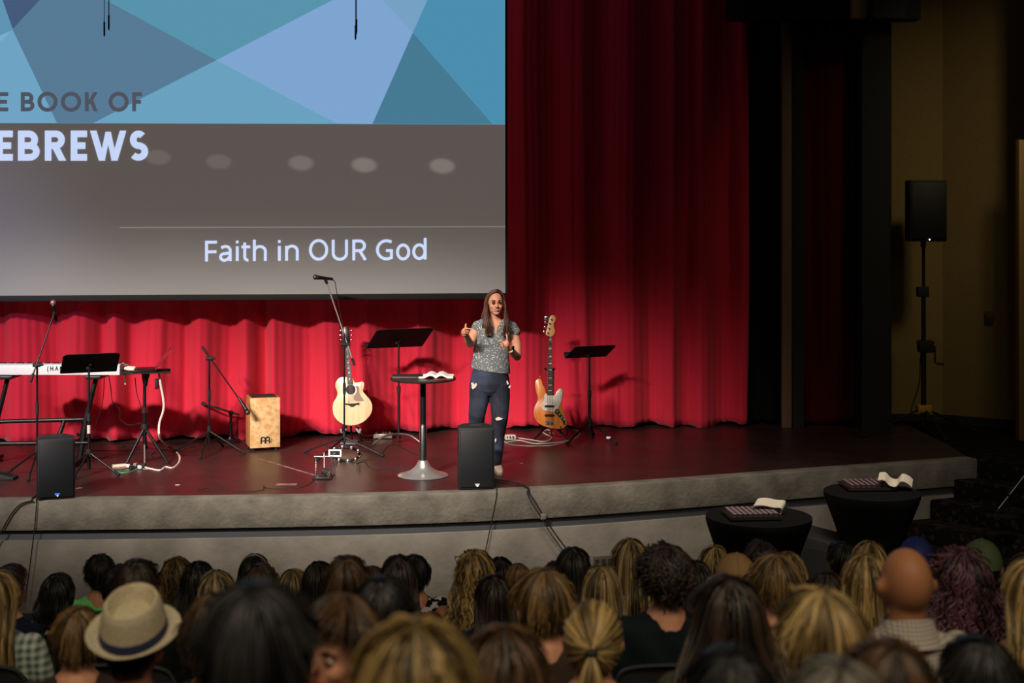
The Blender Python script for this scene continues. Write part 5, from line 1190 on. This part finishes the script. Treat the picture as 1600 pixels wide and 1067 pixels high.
def fedora(parent):
    R = Matrix.Rotation(.36, 3, 'X') @ Matrix.Rotation(.06, 3, 'Y'); c = Vector((0, -.004, 1.238))
    def el(rx, ry, z_, wob=None, n=48): return [c+R @ Vector((rx*math.cos(2*PI*k/n), ry*math.sin(2*PI*k/n), z_+(wob(2*PI*k/n) if wob else 0))) for k in range(n)]
    b = MB(); b.loft([el(.102, .122, -.005), el(.102, .122, .02), el(.096, .116, .06), el(.089, .108, .098), el(.083, .102, .112), el(.077, .096, .121), el(.071, .089, .120), el(.064, .080, .098), el(.054, .068, .074), el(.036, .046, .082), el(.02, .026, .096), el(.008, .010, .098)]); obj('hat_crown', b, STRAW, parent, world=False, smooth=60)
    wb = lambda a: .022*(math.sin(a) < 0)*(-math.sin(a))+.012*abs(math.cos(a))-.012*max(0, math.sin(a))
    b = MB(); b.loft([el(.102, .122, 0), el(.122, .142, .0, lambda a: wb(a)*.3), el(.142, .163, .0, wb), el(.1445, .1655, .004, lambda a: wb(a)*1.05), el(.142, .163, .008, wb), el(.122, .142, .006, lambda a: wb(a)*.3), el(.100, .12, .007)], False); obj('hat_brim', b, STRAW, parent, world=False, smooth=60)
    b = MB(); b.loft([el(.1035, .1235, .006), el(.1045, .1245, .008), el(.1005, .1205, .038), el(.0985, .1185, .039)], False); obj('hat_band', b, mat('navy_band', (26, 38, 84), .7), parent, world=False)

SEAT_F = mat('seat_fabric', (20, 20, 22), .85); SEAT_M = mat('seat_rim', (84, 86, 86), .35, .6)
def make_seat_meshes():
    b = MB(); rows = []
    outl = [(-.235, .50), (-.24, .70), (-.225, .84), (-.17, .895), (0, .912), (.17, .895), (.225, .84), (.24, .70), (.235, .50)]
    def bk(x, z_): return -.205-.10*(z_-.45)-.03*(1-(x/.24)**2)
    b.loft([[Vector((x, bk(x, z_)+d, z_)) for x, z_ in outl] for d in (0, -.045)]); back = b.mesh('backrest', bevel=.01)
    b = MB(); b.tube([Vector((x, bk(x, z_)-.05, z_+.004)) for x, z_ in spline2(outl[1:-1])], .007, 6); rim = b.mesh('rim')
    b = MB(); b.box((0, .02, .40), (.46, .44, .09)); cush = b.mesh('seat_cushion', bevel=.02)
    b = MB(); b.box((0, 0, .62), (.05, .34, .035)); arm = b.mesh('armrest', bevel=.01)
    b = MB(); b.box((0, 0, .30), (.03, .10, .60)); b.box((0, .02, .01), (.05, .34, .02)); leg = b.mesh('leg', bevel=.004)
    b = MB(); b.loft([[Vector((x*.86, bk(x, z_)-.047+d, .50+(z_-.5)*.86)) for x, z_ in outl] for d in (0, -.008)]); shell = b.mesh('back_shell', bevel=.003)
    return back, rim, cush, arm, leg, shell
def spline2(o):
    s = spline([Vector((x, 0, z_)) for x, z_ in o], 4); return [(p.x, p.z) for p in s]
SM = make_seat_meshes()
def seat(x, Y, label):
    t = thing('auditorium_seat', label, 'seat', (x, Y, fz(Y)), 0, 'auditorium seats')
    obj('backrest', SM[0], SEAT_F, t, world=False); obj('rim', SM[1], SEAT_M, t, world=False); obj('seat_cushion', SM[2], SEAT_F, t, world=False); obj('back_shell', SM[5], BLACKM, t, world=False)
    for s in (-1, 1):
        a = obj('armrest', SM[3], BLACKM, t, world=False); a.location = (s*.255, .02, 0); l = obj('leg', SM[4], BLACK, t, world=False); l.location = (s*.255, .0, 0)
    return t

# hair styles
ST = {
 'short': dict(tilt=.3, th=.010, n=260, r=.0048, mess=.004, spike=1), 'messy': dict(th=.017, n=340, r=.005, mess=.008, spike=1, swirl=.01),
 'buzz': dict(th=.0035, n=150, r=.0028, mess=.001), 'curly': dict(th=.026, n=300, r=.006, mess=.010, wave=.010, wf=70, spike=1),
 'long': dict(th=.014, n=230, r=.0065, mess=.006, L=.33, flare=1.2), 'midlong': dict(th=.014, n=230, r=.0065, mess=.006, L=.24, flare=1.25, inn=.1),
 'bob': dict(th=.018, n=230, r=.006, mess=.005, L=.15, flare=1.15, inn=.35), 'wavy': dict(th=.018, n=240, r=.007, mess=.009, L=.36, flare=1.4, wave=.011, wf=42),
 'bigcurl': dict(th=.03, n=320, r=.0075, mess=.016, L=.36, flare=1.75, wave=.016, wf=52), 'pony': dict(th=.012, n=230, r=.0058, mess=.003, tilt=1.5),
 'bigwide': dict(th=.024, n=260, r=.0085, mess=.010, L=.38, flare=1.8), 'capfringe': dict(zmax=.045, th=.003, n=150, r=.005, mess=.003, tilt=.9),
}
CHR = ('hair_charcoal', (20, 20, 23), (64, 62, 64))
BLK, DKB, MDB, LTB, BLD, BLD2, GRY, PUR = (('hair_black', (9, 9, 10), (40, 38, 38)), ('hair_darkbrown', (16, 12, 10), (62, 46, 36)), ('hair_brown', (32, 22, 14), (98, 70, 46)), ('hair_lightbrown', (52, 38, 20), (140, 110, 68)),
  ('hair_blond', (66, 51, 26), (184, 154, 98)), ('hair_streaked', (40, 30, 18), (176, 150, 102)), ('hair_grey', (60, 56, 50), (140, 134, 122)), ('hair_purple', (26, 12, 20), (104, 62, 76)))
SHC = dict(black=(14, 14, 16), navy=(20, 26, 44), teal=(14, 26, 30), green=(124, 236, 124), white=(206, 196, 184), tan=(168, 132, 88), grey=(92, 94, 84), brown=(56, 42, 34), cream=(214, 204, 184), olive=(60, 62, 48), maroon=(70, 24, 30), blue=(60, 84, 110))
def shirtmat(s):
    if s == 'plaid': return pattern('green_plaid', 'plaid', (62, 84, 78), (196, 206, 196), 9)
    if s == 'check': return pattern('white_check', 'plaid', (190, 182, 172), (118, 110, 102), 26)
    if s == 'floral': return pattern('black_white_floral', 'noise', (16, 14, 18), (206, 196, 206), 22)
    if s == 'bwprint': return pattern('black_white_print', 'noise', (18, 18, 24), (176, 180, 184), 60)
    return mat('shirt_'+s, SHC[s], .85, spec=.2, bump=.1, bscale=120)
SK = dict(f=('skin_fair', (206, 146, 116)), t=('skin_tan', (156, 104, 72)), d=('skin_brown', (96, 58, 42)))
# (x, top y, Y of the row, style, hair, shirt, skin, yaw, description)
PEOPLE = [
 (12, 882, 6.7, 'short', DKB, 'navy', 'f', -.5, 'person with short dark hair and navy shirt, second from the left edge'),
 (-8, 893, 5.8, 'long', BLD, 'plaid', 'f', 0, 'person with long blond hair and green white plaid shirt cut by left edge'),
 (89, 897, 7.6, 'bob', BLK, 'bwprint', 'f', 0, 'person with dark chin length bob and black white print top'),
 (156, 865, 8.5, 'short', BLK, 'green', 'f', .3, 'person with short black hair in a bright green shirt'),
 (184, 881, 7.6, 'short', BLK, 'navy', 'f', 0, 'dark haired person half hidden right behind the green shirt'),
 (213, 872, 5.8, 'short', DKB, 'black', 'd', .1, 'person with short dark hair directly before the straw hat'),
 (275, 873, 8.5, 'wavy', LTB, 'tan', 'f', 0, 'person with curly light brown hair in the front row left'),
 (309, 878, 7.6, 'midlong', BLK, 'maroon', 'f', 0, 'dark haired person beside the curly light brown head'),
 (337, 892, 6.7, 'midlong', BLD2, 'blue', 'f', 0, 'person with parted streaked blond hair left of the headband'),
 (121, 946, 4.9, 'short', LTB, 'brown', 'f', .25, 'person with short light brown hair left of the straw hat'),
 (210, 921, 4.0, 'hat', DKB, 'grey', 'f', -.1, 'person in cream straw fedora with navy band'),
 (340, 930, 4.0, 'messy', MDB, 'brown', 'f', 0, 'tousled brown head between straw hat and large dark head'),
 (398, 905, 2.2, 'short', CHR, 'black', 'f', .1, 'large blurred dark head nearest the camera at the left'),
 (397, 867, 8.5, 'bob', BLK, 'black', 'f', .1, 'person with dark hair and headband in the front row'),
 (408, 880, 7.6, 'short', MDB, 'brown', 'f', 0, 'brown haired person just behind the headband'),
 (458, 890, 8.5, 'midlong', BLD2, 'black', 'f', 0, 'person with streaked blond hair above the child face'),
 (498, 879, 7.6, 'bob', BLK, 'black', 'f', 0, 'black haired person in front row right of streaked blond'),
 (541, 867, 5.8, 'short', MDB, 'olive', 'd', 0, 'person with cropped brown hair among the left middle rows'),
 (579, 884, 7.6, 'short', MDB, 'black', 'f', 0, 'small brown head peeking right of the cropped brown head'),
 (622, 868, 6.7, 'long', DKB, 'maroon', 'f', 0, 'person with long straight dark brown hair left of floral shirt'),
 (648, 866, 8.5, 'short', BLK, 'floral', 'f', .3, 'person with short black hair and black white floral shirt'),
 (532, 932, 3.1, 'messy', MDB, 'brown', 'f', PI-.55, 'child turned around facing the camera between the large heads'),
 (596, 899, 4.0, 'short', BLK, 'black', 'f', 0, 'blurred black haired person above the large blond head'),
 (650, 972, 2.2, 'bigwide', BLD, 'tan', 'f', 0, 'large blurred blond head nearest the camera at the centre'),
 (788, 982, 3.1, 'bigwide', MDB, 'brown', 'f', 0, 'dark blond brown blurred head right of the large blond head'),
 (742, 862, 7.6, 'wavy', BLD, 'tankdark', 't', 0, 'person with long wavy blond hair and bare shoulders'),
 (781, 871, 8.5, 'long', BLK, 'black', 'f', 0, 'long black haired person behind the buzz cut head'),
 (771, 899, 6.7, 'long', DKB, 'navy', 'f', .2, 'person with long dark brown hair left of the buzz cut'),
 (810, 881, 7.6, 'buzz', LTB, 'navy', 't', .25, 'person with light buzz cut and dark shirt'),
 (850, 891, 4.9, 'messy', LTB, 'brown', 'f', 0, 'person with tousled ash brown hair right of the buzz cut'),
 (868, 876, 8.5, 'short', BLK, 'black', 'f', 0, 'small black head just left of the sleek black hair'),
 (896, 856, 7.6, 'midlong', BLK, 'black', 'f', 0, 'person with sleek shiny black hair below the slanting cables'),
 (940, 884, 6.7, 'midlong', BLD2, 'black', 'f', 0, 'person with straight brown blond hair before the outlet plate'),
 (927, 939, 4.0, 'pony', BLD, 'brown', 'f', -.1, 'person with tied blond ponytail'),
 (985, 842, 7.6, 'long', BLD2, 'black', 'f', 0, 'person with long straight ash blond hair right of outlet plate'),
 (1040, 852, 5.8, 'curly', DKB, 'teal', 'f', .1, 'person with thick curly dark hair and dark teal shirt'),
 (1088, 877, 7.6, 'midlong', DKB, 'black', 'f', 0, 'person with brown hair left of the tan backwards cap'),
 (1117, 853, 8.5, 'midlong', BLD, 'black', 'f', 0, 'blond head rising behind the tan backwards cap'),
 (1151, 864, 6.1, 'tancap', DKB, 'white', 't', .4, 'person in tan backwards cap and white shirt'),
 (1191, 846, 8.5, 'messy', DKB, 'black', 'f', 0, 'tousled dark head in front of the left covered table'),
 (1213, 867, 5.8, 'messy', LTB, 'white', 'f', .1, 'person with swirled light brown hair right of the tan cap'),
 (1232, 864, 7.6, 'bob', BLD, 'black', 'f', 0, 'blond head peeking above the swirled light brown hair'),
 (1140, 903, 4.0, 'bigwide', DKB, 'olive', 'f', 0, 'person with long wide dark blond brown hair below tan cap'),
 (1285, 924, 3.1, 'messy', BLD, 'grey', 'f', .15, 'person with short tousled blond hair and grey green shirt'),
 (1290, 892, 6.7, 'short', DKB, 'black', 'f', 0, 'dark brown head just behind the tousled blond hair'),
 (1318, 846, 8.5, 'short', BLK, 'black', 'f', .2, 'black haired person in front of the right covered table'),
 (1359, 847, 7.6, 'bob', BLD, 'black', 'f', 0, 'small blond head left of the blue cap'),
 (1352, 866, 5.8, 'long', BLD, 'olive', 'f', -.15, 'person with long blond hair left of the bald man'),
 (1415, 855, 4.3, 'bald', DKB, 'check', 't', .12, 'bald man in white checked collar shirt'),
 (1432, 838, 7.6, 'bluecap', DKB, 'black', 'f', 0, 'person in royal blue cap behind the bald man'),
 (1502, 861, 5.8, 'bigcurl', PUR, 'maroon', 'f', .1, 'person with big curly purple brown hair beside the bald man'),
 (1534, 842, 6.7, 'greencap', DKB, 'cream', 'f', -.1, 'person in olive green cap and cream shirt'),
 (1603, 866, 7.6, 'midlong', MDB, 'black', 'f', 0, 'brown haired person cut off by the right edge, farther one'),
 (1618, 874, 4.4, 'midlong', BLD, 'tan', 'f', 0, 'blond person cut off by the right edge, nearer one'),
 (1143, 1008, 2.6, 'short', BLK, 'black', 'f', 0, 'dark blurred head at the bottom edge below the long wide hair'),
 (1310, 1026, 2.2, 'short', GRY, 'grey', 'f', 0, 'grey haired blurred head at the bottom edge'),
 (1392, 998, 2.5, 'short', MDB, 'black', 'f', 0, 'brown blurred head at the bottom below the checked shirt'),
 (1532, 992, 3.1, 'short', BLK, 'black', 'f', 0, 'black blurred head at the bottom right corner'),
]
COLLAR = None
TROM = [mat('trousers_dark', (24, 26, 34), .85), mat('trousers_khaki', (72, 62, 46), .85)]
for i, (px, py, Y, style, hc, sh, sk, yaw, desc) in enumerate(PEOPLE):
    H = {'bald': .0, 'hat': .074, 'buzz': .004, 'tancap': .02, 'bluecap': .02, 'greencap': .02, 'curly': .03, 'bigcurl': .034, 'bigwide': .028}.get(style, .018)
    top = P(px, py, Y); f0 = fz(Y); ht = 1.300+H; s = (top.z-f0)/ht; s = max(.90, min(1.06, s))
    wide = {5: 1.0}.get(i, 1)
    loc = Vector((top.x, Y, top.z-ht*s))
    t = thing('person', desc, 'person', loc, yaw, 'seated audience'); t.scale = (s, s, s)
    skm = mat(*SK[sk], .55, spec=.3)
    obj('body', BODY, skm, t, world=False)
    if sh == 'tankdark': obj('tank_top', TANK, mat('shirt_olive', SHC['olive']), t, world=False)
    else: obj('shirt', SHIRT, shirtmat(sh), t, world=False)
    obj('trousers', TROU, TROM[i % 2], t, world=False)
    hm = hair_mat(*hc)
    if style in ST:
        make_hair(t, ST[style], hm, i, 1.9 if Y < 6 else 1.2)
        if style == 'pony': make_tail(t, hm, i)
    elif style == 'hat': make_hair(t, ST['capfringe'], hm, i); fedora(t)
    elif style == 'tancap': make_hair(t, ST['capfringe'], hm, i); cap_hat(t, mat('tan_cap', (136, 104, 66), .8), .0, True)
    elif style == 'bluecap': make_hair(t, ST['capfringe'], hm, i); cap_hat(t, mat('blue_cap', (24, 36, 104), .7), 0)
    elif style == 'greencap': make_hair(t, ST['capfringe'], hm, i); cap_hat(t, mat('green_cap', (70, 84, 52), .8), 0)
    if sh == 'check':
        b = MB(); n = 24; rg = lambda r, z_, y=-.012: [Vector((r*math.cos(2*PI*k/n), y+r*.95*math.sin(2*PI*k/n), z_+.02*(math.sin(2*PI*k/n) < 0)*-math.sin(2*PI*k/n))) for k in range(n)]
        b.loft([rg(.112, 1.0), rg(.094, 1.03), rg(.078, 1.082), rg(.074, 1.082), rg(.078, 1.03)], False); obj('collar', b, shirtmat('check'), t, world=False)
    if i == 13:
        b = MB(); b.tube([Vector((.098*math.cos(a), -.02, 1.185+.138*math.sin(a))) for a in np.linspace(0, PI, 20)], .006, 6); obj('headband', b, mat('pale_band', (120, 116, 110), .4), t, world=False)
    if abs(yaw) > 2:
        for s2 in (-1, 1):
            b = MB(); b.ell((s2*.030, .083, 1.187), (.012, .008, .007), 10, 8); obj('eye', b, mat('eye_white', (226, 216, 208)), t, world=False)
            b = MB(); b.ell((s2*.030, .0895, 1.187), (.006, .004, .006), 10, 6); obj('iris', b, mat('iris_dark', (40, 26, 20)), t, world=False)
            b = MB(); b.tube([(s2*.012, .091, 1.205), (s2*.028, .094, 1.212), (s2*.048, .078, 1.205)], [.002, .004, .002], 6); obj('eyebrow', b, mat('brow_brown', (74, 44, 34)), t, world=False)
        b = MB(); b.tube([(-.022, .082, 1.133), (0, .094, 1.134), (.022, .082, 1.133)], [.002, .005, .002], 8); obj('lips', b, LIP, t, world=False)
    seat(top.x, Y, 'black auditorium seat under the '+desc.split(', ')[0] if len(desc.split(', ')[0].split()) < 12 else 'seat under the '+' '.join(desc.split()[:12]))
for px, Y, lab in ((1570, 8.5, 'empty auditorium seat with pale rim at the right edge, front row'), (1556, 7.6, 'empty auditorium seat right of the green cap, second row'), (1582, 6.7, 'empty auditorium seat at the right edge below the cream shirt'), (40, 6.7, 'empty auditorium seat between plaid shirt and dark bob'), (700, 5.8, 'empty auditorium seat below the bare shouldered wavy blond'), (1010, 4.9, 'empty auditorium seat right of the blond ponytail'), (30, 4.9, 'empty auditorium seat at the lower left corner')):
    seat(P(px, 0, Y).x, Y, lab)
